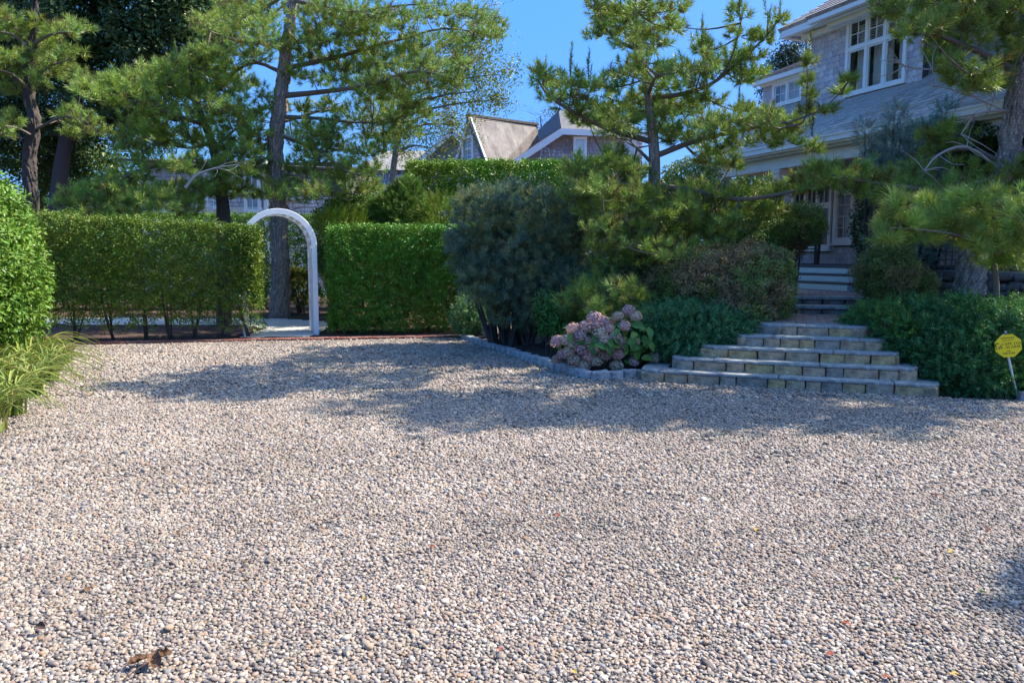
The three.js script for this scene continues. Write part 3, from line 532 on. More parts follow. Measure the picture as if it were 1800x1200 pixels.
shingleRows(-3.4, -0.2, 5.02, 6.9, -1.605, [bayHole], 0); shingleRows(-3.3, -1.2, 1.42, 3.66, -2.405, [ph1, ph2], 1); shingleRows(-5.2, -3.3, 1.42, 3.66, -2.405, [ph1, ph2], 2); shingleRows(-5.84, -3.42, 5.4, 6.28, -2.205, [ldHole], 2); shingleRows(-0.2, 2.6, 5.6, 7.05, -2.705, [], 2.2); shingleRows(2.6, 4.2, 5.6, 7.05, -2.705, [], 4); shingleRows(-1.2, 4.2, 1.42, 3.66, -2.405, [], 4);
{
  const wedge = new THREE.BoxGeometry(1, 1, 1); { const p = wedge.attributes.position; for (let i = 0; i < p.count; i++) if (p.getY(i) > 0) p.setZ(i, p.getZ(i) > 0 ? -0.15 : -0.5); wedge.computeVertexNormals(); }
  wallList.sort((a, b) => a.rank - b.rank); const rest = [];
  wallList.forEach((s, i) => {
    if (i < 300) { const m = part('wall_shingle', wedge, M.shingle[s.m], house); m.position.set(s.x, s.y, s.z + 0.008 + (s.m - 2) * 0.0012); m.scale.set(s.w, s.h, 0.018); } else rest.push(wedge.clone().scale(s.w, s.h, 0.018).translate(s.x, s.y, s.z + 0.008 + (s.m - 2) * 0.0012));
  });
  part('wall_shingles', merge(rest), M.shingle[1], house).userData.kind = 'stuff';
}
// roofs
function roofFace(parent, A, B, C, Dd, rows, mat, thick = 0.1) { // A-B eave, Dd-C top; strips overlap like courses
  const n = B.clone().sub(A).cross(Dd.clone().sub(A)).normalize(); if (n.y < 0) n.negate();
  const pos = [], uv = [], quad = (a, b, c, d, L) => { for (const [p, u, v] of [[a, 0, 0], [b, L, 0], [c, L, 0.3], [a, 0, 0], [c, L, 0.3], [d, 0, 0.3]]) { pos.push(p.x, p.y, p.z); uv.push(u, v); } };
  for (let i = 0; i < rows; i++) {
    const l0 = A.clone().lerp(Dd, i / rows), r0 = B.clone().lerp(C, i / rows), l1 = A.clone().lerp(Dd, Math.min(1, (i + 1.15) / rows)), r1 = B.clone().lerp(C, Math.min(1, (i + 1.15) / rows)), up = n.clone().multiplyScalar(0.022), L = l0.distanceTo(r0);
    quad(l0.clone().add(up), r0.clone().add(up), r1.clone().addScaledVector(n, 0.004), l1.clone().addScaledVector(n, 0.004), L); quad(l0, r0, r0.clone().add(up), l0.clone().add(up), L);
  }
  const dn = n.clone().multiplyScalar(-thick); quad(A, B, C, Dd, 1); quad(A.clone().add(dn), B.clone().add(dn), C.clone().add(dn), Dd.clone().add(dn), 1); quad(A, B, B.clone().add(dn), A.clone().add(dn), 1); quad(A, Dd, Dd.clone().add(dn), A.clone().add(dn), 1); quad(B, C, C.clone().add(dn), B.clone().add(dn), 1);
  const g = new THREE.BufferGeometry(); g.setAttribute('position', new THREE.Float32BufferAttribute(pos, 3)); g.setAttribute('uv', new THREE.Float32BufferAttribute(uv, 2)); g.computeVertexNormals();
  return part('roof', g, mat, parent);
}
{ // porch roof with shingles one by one
  const z0 = 0.17, y0 = 4.03, z1 = -2.75, y1 = 5.86, len = Math.hypot(z0 - z1, y1 - y0), pitch = Math.atan2(y1 - y0, z0 - z1), x0 = -5.3, x1 = 4.3;
  const deck = part('roof', new THREE.BoxGeometry(x1 - x0, 0.1, len), M.sheathing, house); deck.position.set((x0 + x1) / 2, (y0 + y1) / 2 - 0.06, (z0 + z1) / 2); deck.rotation.x = pitch;
  const list = []; let r = 0;
  for (let s = 0; s < len - 0.02; s += 0.14, r++) for (let x = x0; x < x1 - 0.05;) { const w = Math.min(rr(0.12, 0.24), x1 - x); const f = (s + 0.1) / len; list.push({ x: x + w / 2, y: y0 + (y1 - y0) * f, z: z0 + (z1 - z0) * f, w: w - 0.006, m: ri(4), rank: Math.abs(x - 0.9) + s * 1.1 + (s > 1.9 && x < -0.2 && x > -3.4 ? 9 : 0), j: gs() * 0.012, k: R() * 0.006 }); x += w; }
  list.sort((a, b) => a.rank - b.rank); const rest = [];
  list.forEach((s, i) => { const m = i < 300 ? part('roof_shingle', unitBox, M.roofShingle[s.m], house) : new THREE.Mesh(unitBox); m.position.set(s.x, s.y + 0.012 + s.k, s.z + s.j); m.rotation.x = pitch - 0.045; m.scale.set(s.w, 0.016, 0.2); if (i >= 300) { m.updateMatrix(); rest.push(unitBox.clone().applyMatrix4(m.matrix)); } });
  part('roof_shingles', merge(rest), M.roofShingle[0], house).userData.kind = 'stuff';
}
{ // hip roof over the upper storey, bay roof, small dormer roof
  const e = 7.05, x0 = -3.95, x1 = 4.8, z0 = -1.05, z1 = -9.6, rA = V(0.2, 9.9, -5.3), rB = V(0.7, 9.9, -5.3);
  roofFace(house, V(x0, e, z0), V(x1, e, z0), rB, rA, 34, M.roofShingle[0]); roofFace(house, V(x0, e, z1), V(x0, e, z0), rA, rA.clone(), 34, M.roofShingle[3]); roofFace(house, V(x1, e, z0), V(x1, e, z1), rB, rB.clone(), 30, M.roofShingle[0]); roofFace(house, V(x1, e, z1), V(x0, e, z1), rA, rB, 30, M.roofShingle[0]);
  roofFace(house, V(-2.75, 6.98, -0.82), V(0.1, 6.98, -0.82), V(0.1, 7.9, -2.1), V(-2.75, 7.9, -2.1), 10, M.roofShingle[1]);
  roofFace(house, V(-6.05, 6.36, -1.95), V(-3.42, 6.36, -1.95), V(-3.42, 7.3, -4.3), V(-5.5, 7.3, -4.3), 16, M.roofShingle[3]); roofFace(house, V(-5.5, 5.3, -5), V(-5.5, 5.3, -2.0), V(-5.5, 7.2, -4.2), V(-5.5, 7.2, -4.2), 4, M.roofShingle[3]);
  roofFace(house, V(-5.3, 5.86, -2.75), V(-3.42, 5.86, -2.75), V(-3.42, 7.2, -4.5), V(-5.3, 7.2, -4.5), 12, M.roofShingle[0]);
  // eaves
  part('eave', merge([bx(-3.93, 4.78, 6.84, 7.0, -1.22, -1.09), bx(-3.93, 4.78, 6.9, 6.98, -1.6, -1.22), bx(-3.6, -2.55, 6.74, 6.87, -1.58, -1.45), bx(-3.93, -3.8, 6.84, 7.0, -9.5, -1.24)]), M.white, house);
  part('eave', merge([bx(-2.73, 0.08, 6.83, 6.955, -0.98, -0.86), bx(-2.55, -0.15, 6.75, 6.86, -1.58, -1.26)]), M.white, house);
  part('eave', merge([bx(-6.02, -3.44, 6.2, 6.33, -2.1, -1.97), bx(-5.84, -3.44, 6.14, 6.26, -2.19, -2.1)]), M.white, house);
}
part('gutter', merge([bx(-5.36, 4.3, 3.9, 4.03, 0.19, 0.31), bx(-5.38, 4.32, 4.005, 4.035, 0.305, 0.33), bx(-5.34, 4.3, 3.86, 3.902, 0.17, 0.25)]), M.white, house);
part('fascia', merge([bx(-5.3, 4.3, 3.84, 4.0, 0.1, 0.185), bx(-5.28, 4.3, 3.8, 3.845, 0.02, 0.17)]), M.cream, house);
part('porch_beam', bx(-4.85, 4.2, 3.55, 3.84, -0.22, 0.01), M.white, house);
part('porch_ceiling', bx(-5.1, 4.2, 3.7, 3.76, -2.4, -0.23), M.ceiling, house);
for (const x of [-4.64, -2.58, 0.9, 3.9]) { const c = part('column', bx(x - 0.11, x + 0.11, 1.4, 3.55, -0.23, -0.01), M.white, house); part('column_base', bx(x - 0.14, x + 0.14, 1.4, 1.56, -0.26, 0.02), M.white, c); part('column_cap', bx(x - 0.135, x + 0.135, 3.46, 3.548, -0.255, 0.015), M.white, c); }
// windows: frame, glass panes, bars
function windowPart(x0, x1, y0, y1, z, fr, cols, sill, opt = {}) {
  const geos = [bx(x0, x1, y1 - fr, y1, z, z + 0.06), bx(x0, x1, y0, y0 + fr, z, z + 0.06), bx(x0, x0 + fr, y0 + fr, y1 - fr, z, z + 0.06), bx(x1 - fr, x1, y0 + fr, y1 - fr, z, z + 0.06)];
  const w = (x1 - x0 - 2 * fr) / cols, mid = opt.transom, bars = [];
  for (let i = 1; i < cols; i++) geos.push(bx(x0 + fr + w * i - 0.035, x0 + fr + w * i + 0.035, y0 + fr, y1 - fr, z, z + 0.05));
  if (mid) geos.push(bx(x0 + fr, x1 - fr, mid - 0.04, mid + 0.04, z, z + 0.055));
  const f = part('window', merge(geos), M.white, house);
  if (sill) part('sill', bx(x0 - 0.03, x1 + 0.03, y0 - 0.06, y0 - 0.002, z, z + 0.1), M.white, f);
  for (let i = 0; i < cols; i++) {
    const a = x0 + fr + w * i + (i ? 0.036 : 0.001), b = x0 + fr + w * (i + 1) - (i < cols - 1 ? 0.036 : 0.001);
    for (const [c, d, top] of mid ? [[y0 + fr, mid - 0.041, false], [mid + 0.041, y1 - fr, true]] : [[y0 + fr, y1 - fr, true]]) {
      part('pane', new THREE.PlaneGeometry(b - a, d - c).translate((a + b) / 2, (c + d) / 2, z + 0.012), M.glass, f);
      part('sash', merge([bx(a, b, c, c + 0.03, z + 0.004, z + 0.03), bx(a, b, d - 0.03, d, z + 0.004, z + 0.03), bx(a, a + 0.03, c + 0.03, d - 0.03, z + 0.004, z + 0.03), bx(b - 0.03, b, c + 0.03, d - 0.03, z + 0.004, z + 0.03)]), M.white, f);
      const rows = top ? opt.rows ?? 0 : opt.lowRows ?? 0, cs = rows ? opt.sub ?? 2 : 0;
      for (let k = 1; k < rows; k++) bars.push(bx(a + 0.03, b - 0.03, c + ((d - c) * k) / rows - 0.008, c + ((d - c) * k) / rows + 0.008, z + 0.008, z + 0.026));
      for (let k = 1; k < cs; k++) bars.push(bx(a + ((b - a) * k) / cs - 0.008, a + ((b - a) * k) / cs + 0.008, c + 0.03, d - 0.03, z + 0.007, z + 0.0265));
    }
  }
  if (bars.length) part('glazing_bar', merge(bars), M.white, f);
  // room behind
  part('room', merge([bx(x0 - 0.4, x1 + 0.4, y0 - 0.4, y1 + 0.3, z - 1.9, z - 1.85), bx(x0 - 0.4, x1 + 0.4, y0 - 0.45, y0 - 0.4, z - 1.85, z - 0.14), bx(x0 - 0.4, x1 + 0.4, y1 + 0.25, y1 + 0.3, z - 1.85, z - 0.14), bx(x0 - 0.45, x0 - 0.4, y0 - 0.4, y1 + 0.25, z - 1.85, z - 0.14), bx(x1 + 0.4, x1 + 0.45, y0 - 0.4, y1 + 0.25, z - 1.85, z - 0.14)]), M.room, f);
  return f;
}
{
  const bay = windowPart(-2.25, -0.58, 5.17, 6.87, -1.6, 0.085, 3, false, { transom: 6.2, rows: 2, sub: 2 });
  const fold = (x0, x1, y0, y1, z) => { const g = new THREE.PlaneGeometry(x1 - x0, y1 - y0, 24, 1).translate((x0 + x1) / 2, (y0 + y1) / 2, z), p = g.attributes.position; for (let i = 0; i < p.count; i++) p.setZ(i, z + 0.025 * Math.sin(p.getX(i) * 70)); g.computeVertexNormals(); return g; };
  part('curtain', fold(-2.16, -1.78, 5.1, 6.75, -1.82), M.curtain, bay); part('curtain', fold(-1.70, -1.15, 5.1, 6.75, -1.84), M.curtain, bay); part('curtain', fold(-1.02, -0.66, 5.1, 6.75, -1.82), M.curtain, bay);
  for (let k = 0; k < 9; k++) part('shutter_slat', tr(new THREE.BoxGeometry(1.5, 0.008, 0.06), -1.41, 6.27 + k * 0.055, -1.78, 0, 0.6), M.blind, bay);
  const ld = windowPart(-5.42, -4.3, 5.53, 6.17, -2.2, 0.08, 2, false, { rows: 2, sub: 2 });
  part('curtain', fold(-5.35, -4.4, 5.55, 6.12, -2.4), M.curtain, ld);
  windowPart(-4.75, -3.32, 1.78, 3.45, -2.4, 0.08, 3, true, { transom: 2.86, rows: 1, sub: 2 });
  const sw = windowPart(-3.24, -2.6, 1.92, 3.2, -2.4, 0.1, 1, true, { rows: 4, sub: 2 });
  part('curtain', fold(-3.1, -2.72, 2.0, 3.1, -2.6), M.blind, sw);
  part('corner_board', bx(-2.46, -2.34, 1.42, 3.68, -2.4, -2.34), M.white, house);
}
// deck and white steps
{
  const boards = part('porch_deck', bx(-5.3, 4.2, 1.1, 1.36, -2.4, 0.06), M.whiteWood, house);
  for (let k = 0; k < 17; k++) part('deck_board', bx(-5.3, 4.2, 1.362, 1.398, -2.39 + k * 0.145, -2.39 + k * 0.145 + 0.139), M.deckWood, boards);
  [[0.08, 1.256, 1.4], [0.4, 1.106, 1.25], [0.72, 0.955, 1.1]].forEach(([z, y0, y1], k) => {
    const st = part('porch_step', bx(-1.95, 0.75, 0.9, y1 - 0.032, z - 0.02, z + 0.3), M.whiteWood, house);
    part('tread_board', new RoundedBoxGeometry(2.76, 0.03, 0.345, 1, 0.006).translate(-0.6, y1 - 0.015, z + 0.15), M.deckWood, st);
    for (const [a, b] of [[-1.952, -0.75], [-0.745, 0.752]]) part('riser_board', bx(a, b, y0 + 0.004, y1 - 0.034, z + 0.3, z + 0.312), M.white, st);
  });
}
// rubble foundation wall beside the steps, trellis on it
{
  seed(310);
  const t = thing('fieldstone_wall', 'low wall of rounded dark fieldstones behind the leaning pine', 'wall', V(6.9, 0, -15.3)); t.rotation.y = house.rotation.y;
  part('core', bx(0.85, 4.2, 0.3, 1.3, -0.1, 0.1), M.mortar, t);
  for (let row = 0; row < 4; row++) { let x = 0.86; while (x < 4.2) { const w = rr(0.14, 0.3), h = rr(0.11, 0.17), s = part('fieldstone', stone(w, h, 0.2, 0.06, 0.02, R() * 90), M.boulder[ri(4)], t); s.position.set(x + w / 2, 0.82 + row * 0.145 + gs() * 0.02, 0.13 + gs() * 0.03); s.rotation.z = gs() * 0.15; x += w - 0.005; } }
  const l = thing('trellis', 'dark wooden trellis grid above the fieldstone wall', 'trellis', V(6.9, 0, -15.3)); l.rotation.y = house.rotation.y;
  M.trellis = std({ color: lin(0.20, 0.19, 0.18) });
  for (let x = 1.0; x < 4.0; x += 0.125) part('slat', bx(x, x + 0.022, 1.36, 2.35, 0.1, 0.115), M.trellis, l);
  for (let y = 1.4; y < 2.35; y += 0.13) part('slat', bx(0.95, 4.22, y, y + 0.022, 0.117, 0.132), M.trellis, l);
  part('post', bx(0.9, 0.95, 1.3, 2.4, 0.09, 0.14), M.trellis, l); part('post', bx(4.22, 4.27, 1.3, 2.4, 0.09, 0.14), M.trellis, l);
}
{ // lit ceiling lamp in the porch
  const p = house.localToWorld(V(-1.05, 3.66, -0.9)); house.updateMatrixWorld(); const q = house.localToWorld(V(-1.05, 3.66, -0.9));
  const l = thing('ceiling_lamp', 'small lit amber ceiling lamp under the porch roof', 'lamp', q);
  part('lamp_body', new THREE.CylinderGeometry(0.1, 0.1, 0.03, 16).translate(0, 0.024, 0), M.white, l);
  part('lamp_lens', new THREE.CylinderGeometry(0.085, 0.07, 0.03, 16).translate(0, -0.008, 0), new THREE.MeshStandardMaterial({ color: lin(0.8, 0.5, 0.2), emissive: lin(1.0, 0.42, 0.1), emissiveIntensity: 1.2 }), l);
  const pl = new THREE.PointLight(lin(1, 0.6, 0.25), 0.06); pl.position.set(0, -0.06, 0); pl.castShadow = true; l.add(pl);
}
// ---------------------------------------------------------------- neighbours
function shingledFace(pts, mat, parent, name = 'wall', row = 0.16) { // vertical polygon (3D, planar) faced with courses
  const g = new THREE.BufferGeometry(), c = pts[0].clone(), ex = V(pts[1].x - c.x, 0, pts[1].z - c.z).normalize(), nrm = ex.clone().cross(UP), poly = pts.map((p) => [p.clone().sub(c).dot(ex), p.y]);
  if (nrm.z < 0) nrm.negate();
  const pos = [], ys = poly.map((p) => p[1]), lo = Math.min(...ys), hi = Math.max(...ys), P = (x, y, d) => c.clone().addScaledVector(ex, x).setY(y).addScaledVector(nrm, d), uv = [];
  const span = (y) => { const xs = []; for (let i = 0; i < poly.length; i++) { const a = poly[i], b = poly[(i + 1) % poly.length]; if ((a[1] > y) !== (b[1] > y)) xs.push(a[0] + ((b[0] - a[0]) * (y - a[1])) / (b[1] - a[1])); } return xs.length > 1 ? [Math.min(...xs), Math.max(...xs)] : null; };
  const quad = (a, b, cc, d, u0, u1) => { for (const [p, u, v] of [[a, u0, 0], [b, u1, 0], [cc, u1, row], [a, u0, 0], [cc, u1, row], [d, u0, row]]) { pos.push(p.x, p.y, p.z); uv.push(u, v); } };
  for (let y = lo; y < hi; y += row) {
    const s = span(y + row * 0.5); if (!s) continue; let x = s[0];
    while (x < s[1] - 0.01) { const w = Math.min(rr(0.1, 0.26), s[1] - x), k = 0.035 + R() * 0.02, dy = gs() * 0.015, q0 = R() * 5; quad(P(x, y + dy, k), P(x + w - 0.008, y + dy, k), P(x + w - 0.008, y + row + 0.02, 0.002), P(x, y + row + 0.02, 0.002), x + q0, x + w + q0); quad(P(x, y + dy, 0), P(x + w - 0.008, y + dy, 0), P(x + w - 0.008, y + dy, k), P(x, y + dy, k), x, x + w); x += w; }
  }
  g.setAttribute('position', new THREE.Float32BufferAttribute(pos, 3)); g.setAttribute('uv', new THREE.Float32BufferAttribute(uv, 2)); g.computeVertexNormals();
  return part(name, g, mat, parent);
}
function bar(a, b, w, d, mat, parent, name, up = UP) { const L = a.distanceTo(b), m = part(name, new THREE.BoxGeometry(L, w, d), mat, parent), x = b.clone().sub(a).normalize(), z = x.clone().cross(up).normalize(), y = z.clone().cross(x); m.matrixAutoUpdate = true; m.quaternion.setFromRotationMatrix(M4().makeBasis(x, y, z)); m.position.copy(a.clone().add(b).multiplyScalar(0.5)); return m; }
function planeFace(name, pts, mat, parent) { // solid polygon fan with thickness along its normal
  const n = pts[1].clone().sub(pts[0]).cross(pts[2].clone().sub(pts[0])).normalize().multiplyScalar(0.08), pos = [], uv = [], put = (...q) => { for (const p of q) { pos.push(p.x, p.y, p.z); uv.push(p.x + p.z, p.y); } };
  for (let i = 1; i + 1 < pts.length; i++) { put(pts[0], pts[i], pts[i + 1]); put(pts[0].clone().sub(n), pts[i + 1].clone().sub(n), pts[i].clone().sub(n)); }
  pts.forEach((p, i) => { const q = pts[(i + 1) % pts.length], a = p.clone().sub(n), b = q.clone().sub(n); put(p, a, q, q, a, b); });
  const g = new THREE.BufferGeometry(); g.setAttribute('position', new THREE.Float32BufferAttribute(pos, 3)); g.setAttribute('uv', new THREE.Float32BufferAttribute(uv, 2)); g.computeVertexNormals(); return part(name, g, mat, parent);
}
function farWindow(parent, a, b, blind) { // a lower left, b upper right corner on a face, standing proud of it
  const t = V(b.x - a.x, 0, b.z - a.z), w = t.length(), h = b.y - a.y; t.normalize(); const n = t.clone().cross(UP).negate(); if (n.z < 0) n.negate();
  const fr = merge([bx(-w / 2 - 0.11, w / 2 + 0.11, h, h + 0.12, -0.02, 0.07), bx(-w / 2 - 0.14, w / 2 + 0.14, -0.12, 0, -0.02, 0.09), bx(-w / 2 - 0.11, -w / 2, 0, h, -0.02, 0.07), bx(w / 2, w / 2 + 0.11, 0, h, -0.02, 0.07)]);
  const m = part('window', fr, M.white, parent); m.quaternion.setFromRotationMatrix(M4().makeBasis(t, UP, n)); m.position.copy(a).add(b).multiplyScalar(0.5).setY(a.y).addScaledVector(n, 0.035);
  part('pane', new THREE.PlaneGeometry(w, h).translate(0, h / 2, 0.03), M.glass, m); part('glazing_bar', merge([bx(-0.012, 0.012, 0, h, 0.034, 0.05), bx(-w / 2, w / 2, h * 0.5 - 0.02, h * 0.5 + 0.02, 0.033, 0.049)]), M.white, m);
  part('backing', bx(-w / 2, w / 2, 0, h, -0.02, 0.004), blind ? M.blind : M.room, m);
  if (blind) for (let k = 0; k * 0.1 < h; k++) part('blind_slat', bx(-w / 2 + 0.01, w / 2 - 0.01, k * 0.1, k * 0.1 + 0.06, 0.006, 0.02), M.white, m);
  return m;
}
for (const x of [-5.12, 4.12]) planeFace('gable_panel', [V(x, 3.72, -0.05), V(x, 4.0, 0.05), V(x, 5.78, -2.72), V(x, 3.72, -2.6)], M.white, house);
{
  seed(320);
  const o = at(1000, 520, 34), t = thing('shingled_house', 'weathered grey gabled house beyond the tall hedge, dormer on its left', 'house', V(o.x, 0, o.z)), L = (px, py, D) => at(px, py, D).sub(t.position);
  const roofMat = std({ color: lin(0.22, 0.205, 0.2), map: stoneMap }), dk = M.shingle[4];
  const A = L(862, 312, 33), Bk = L(986, 230, 33), Cr = L(982, 194, 36.5), A2 = L(862, 312, 33), E2 = L(1130, 240, 33.6);
  const back = V(-1.2, 0, -9);
  shingledFace([V(A.x, -0.2, A.z), V(E2.x, -0.2, E2.z), E2.clone().add(V(0, -0.05, 0)), Bk.clone(), A.clone().add(V(0.1, 0, 0))], dk, t, 'wall', 0.15);
  part('body', new THREE.BoxGeometry(7.5, 4.6, 8).translate(A.x + 4.3, 2.2, -3.2), M.sheathing, t);
  roofFace(t, A.clone().add(back), A.clone().add(V(-0.15, -0.15, 0.35)), Bk.clone().add(V(0, 0, 0.35)), Cr.clone().add(V(0.1, 0, -8)), 2, roofMat); 
  roofFace(t, A.clone().add(V(-0.15, -0.12, 0.3)).add(back), A.clone().add(V(-0.15, -0.12, 0.3)), Bk.clone().add(V(0, 0.04, 0.3)), Cr.clone().add(back).add(V(0, 0.02, 0)), 26, roofMat);
  planeFace('roof', [Bk.clone().add(V(0, 0.05, 0.32)), E2.clone().add(V(0, 0.1, 0.32)), Cr.clone().add(V(2.6, 0, 0)), Cr.clone()], roofMat, t);
  planeFace('roof', [Bk.clone().add(V(0, 0.05, 0.3)), Cr.clone(), Cr.clone().add(back)], roofMat, t); planeFace('roof', [Cr.clone(), Cr.clone().add(V(2.6, 0, 0)), Cr.clone().add(V(5, -2, -9)), Cr.clone().add(back)], roofMat, t);
  bar(A.clone().add(V(-0.12, -0.18, 0.42)), Bk.clone().add(V(0, -0.1, 0.42)), 0.26, 0.1, M.white, t, 'rake_board'); bar(Bk.clone().add(V(-0.03, -0.09, 0.42)), E2.clone().add(V(0.3, -0.02, 0.42)), 0.24, 0.1, M.white, t, 'eave');
  farWindow(t, L(1012, 292, 33), L(1027, 246, 33), true); farWindow(t, L(1100, 300, 33.3), L(1114, 252, 33.3), true);
  // dormer with its gable to the left
  const ap = L(826, 209, 32.6), bl = L(798, 303, 33.3), br = L(860, 307, 31.9), rd = L(945, 221, 36.4);
  shingledFace([V(bl.x, bl.y - 2, bl.z), V(br.x, br.y - 2, br.z), br, ap, bl], M.shingle[0], t, 'dormer_wall', 0.15);
  const rs = roofFace(t, br.clone().add(V(0.05, -0.1, 0.15)), br.clone().add(V(2.2, 0.9, -4.6)), rd.clone(), ap.clone().add(V(-0.1, 0.1, 0.15)), 26, std({ color: lin(0.29, 0.255, 0.235), map: stoneMap }));
  planeFace('roof', [ap.clone().add(V(-0.1, 0.08, 0.1)), rd.clone(), rd.clone().add(V(-3, -3.5, -2.5)), bl.clone().add(V(-0.1, 0, 0.1))], roofMat, t);
  bar(bl.clone().add(V(-0.08, -0.05, 0.1)), ap.clone().add(V(-0.02, 0.02, 0.1)), 0.1, 0.08, M.white, t, 'rake_board'); bar(ap.clone().add(V(0.02, 0.02, 0.1)), br.clone().add(V(0.08, -0.05, 0.1)), 0.1, 0.08, M.white, t, 'rake_board');
  bar(ap.clone().add(V(-0.1, 0.14, 0.1)), rd.clone().add(V(0, 0.06, 0)), 0.1, 0.16, M.barkDark, t, 'ridge_cap');
  const wl = L(817, 282, 32.85), wr = L(831, 243, 32.55); const fw = farWindow(t, wl, wr, false);
}
{
  seed(321);
  const o = at(770, 520, 46), t = thing('shingled_house', 'pale distant house gable behind the airy tree', 'house', V(o.x, 0, o.z)), L = (px, py, D) => at(px, py, D).sub(t.position);
  const roofMat = std({ color: lin(0.40, 0.38, 0.36), map: stoneMap }), pale = std({ color: lin(1.0, 1.0, 1.0), map: shingleTex });
  const ap = L(796, 233, 46), l = L(730, 296, 46), r = L(816, 272, 46), e = V(0.9, 0, -7);
  shingledFace([V(l.x, 0, l.z), V(r.x + 2.5, 0, r.z), V(r.x + 2.5, r.y - 1.6, r.z), r, ap, l], pale, t, 'wall', 0.2);
  planeFace('roof', [ap.clone().add(V(0, 0.1, 0.5)), l.clone().add(V(-0.4, -0.2, 0.5)), l.clone().add(e), ap.clone().add(e)], roofMat, t); planeFace('roof', [ap.clone().add(V(0, 0.1, 0.5)), ap.clone().add(e), V(r.x + 2.6, r.y - 1.8, r.z).add(e), V(r.x + 2.6, r.y - 1.8, r.z + 0.5)], roofMat, t);
  bar(l.clone().add(V(-0.3, -0.25, 0.55)), ap.clone().add(V(0, -0.02, 0.55)), 0.28, 0.12, M.white, t, 'rake_board'); bar(ap.clone().add(V(0, -0.02, 0.55)), V(r.x + 2.5, r.y - 1.85, r.z + 0.55), 0.28, 0.12, M.white, t, 'rake_board');
  const l2 = L(640, 330, 44), r2 = L(760, 300, 44); // lower wing
  shingledFace([V(l2.x, 0, l2.z), V(r2.x, 0, r2.z), r2.clone(), V(l2.x, r2.y, l2.z)], pale, t, 'wing_wall', 0.2);
  planeFace('roof', [V(l2.x - 0.3, r2.y, l2.z + 0.4), V(r2.x, r2.y, r2.z + 0.4), V(r2.x, r2.y + 1.5, r2.z - 3), V(l2.x + 0.6, r2.y + 1.5, l2.z - 3)], roofMat, t); farWindow(t, L(690, 345, 44), L(712, 312, 44), false);
}
{
  seed(322);
  const o = at(460, 520, 27), t = thing('shingled_house', 'low shingled house with white windows seen behind the arbor pine', 'house', V(o.x, 0, o.z)), L = (px, py, D) => at(px, py, D).sub(t.position), base = -t.position.y;
  const l = L(250, 400, 26.5), m = L(470, 400, 27), r = L(600, 400, 27.6), top = L(470, 282, 27).y;
  shingledFace([V(l.x, 0.1, l.z), V(m.x, 0.1, m.z), V(m.x, top, m.z), V(l.x, top, l.z)], M.shingle[3], t, 'wall', 0.14); shingledFace([V(m.x, 0.1, m.z), V(r.x, 0.1, r.z), V(r.x, top - 0.3, r.z), V(m.x, top - 0.3, m.z)], M.shingle[2], t, 'wall', 0.14);
  part('body', new THREE.BoxGeometry(7, top, 5).translate((l.x + r.x) / 2, top / 2, m.z - 3), M.sheathing, t);
  const rm = std({ color: lin(0.2, 0.19, 0.185), map: stoneMap }); planeFace('roof', [V(l.x - 0.4, top - 0.05, l.z + 0.5), V(r.x + 0.4, top - 0.25, r.z + 0.5), V(r.x - 0.5, top + 0.3, r.z - 3.5), V(l.x + 0.8, top + 0.3, l.z - 3.5)], rm, t);
  bar(V(l.x, L(400, 372, 27).y, l.z + 0.06), V(m.x, L(400, 372, 27).y, m.z + 0.06), 0.3, 0.1, M.cream, t, 'band_board'); bar(V(m.x, 0.1, m.z + 0.05), V(m.x, top, m.z + 0.05), 0.2, 0.12, M.white, t, 'corner_board', V(0, 0, 1));
  farWindow(t, L(368, 362, 26.8), L(383, 300, 26.8), false); farWindow(t, L(436, 368, 26.9), L(452, 305, 26.9), false); farWindow(t, L(505, 345, 27.1), L(519, 300, 27.1), false);
}
// ---------------------------------------------------------------- hedges
const PRIVET = [0.17, 0.26, 0.03], DEEP = [0.04, 0.10, 0.018];
hedge({ seed: 401, a: [-10.6, -13.9], b: [-4.9, -14.97], t: 0.85, h0: 2.42, h1: 2.12, color: PRIVET, open: 0.95, foot: 0.18, inner: 190, density: 250, endBoost: 1500, stemGap: 0.5, label: 'long clipped hedge left of the arbor, bare stems at its foot', group: undefined });
hedge({ seed: 402, a: [-3.72, -15.72], b: [-0.55, -16.2], t: 0.95, h0: 2.14, h1: 2.16, color: [0.13, 0.314, 0.0315], foot: 0.08, density: 300, inner: 420, stemGap: 0.8, label: 'dense dark clipped hedge right of the arbor' });
hedge({ seed: 403, a: [-13, -20.2], b: [-2.2, -20.8], t: 0.9, h0: 2.5, h1: 2.4, color: [0.141, 0.287, 0.0315], foot: 0.1, density: 150, inner: 220, stemGap: 1.1, stems: 2, label: 'back hedge seen through the arbor behind the pine trunk' });
hedge({ seed: 404, a: [-2.7, -20.6], b: [1.25, -20.9], t: 1.3, h0: 3.72, h1: 3.78, color: [0.158, 0.32, 0.028], foot: 0.1, geo: G.broad, density: 120, inner: 90, stemGap: 1.2, stems: 2, label: 'tall clipped hedge below the gabled neighbouring house' });
{ // big rounded hedge end at the left, in full sun
  const lobes = [[-9.1, 1.35, -10.7, 2.4, 1.95, 1.5], [-9.7, 1.45, -9.7, 2.3, 1.85, 1.3]];
  shrub({ seed: 405, name: 'rounded_hedge', category: 'hedge', label: 'big sunlit rounded hedge at the left edge above the daylilies', lobes, geo: G.broad, mat: M.leaf, color: [0.186, 0.32, 0.0371], density: 330, lump: 0.05, stems: 8, stemR: 0.03 });
}
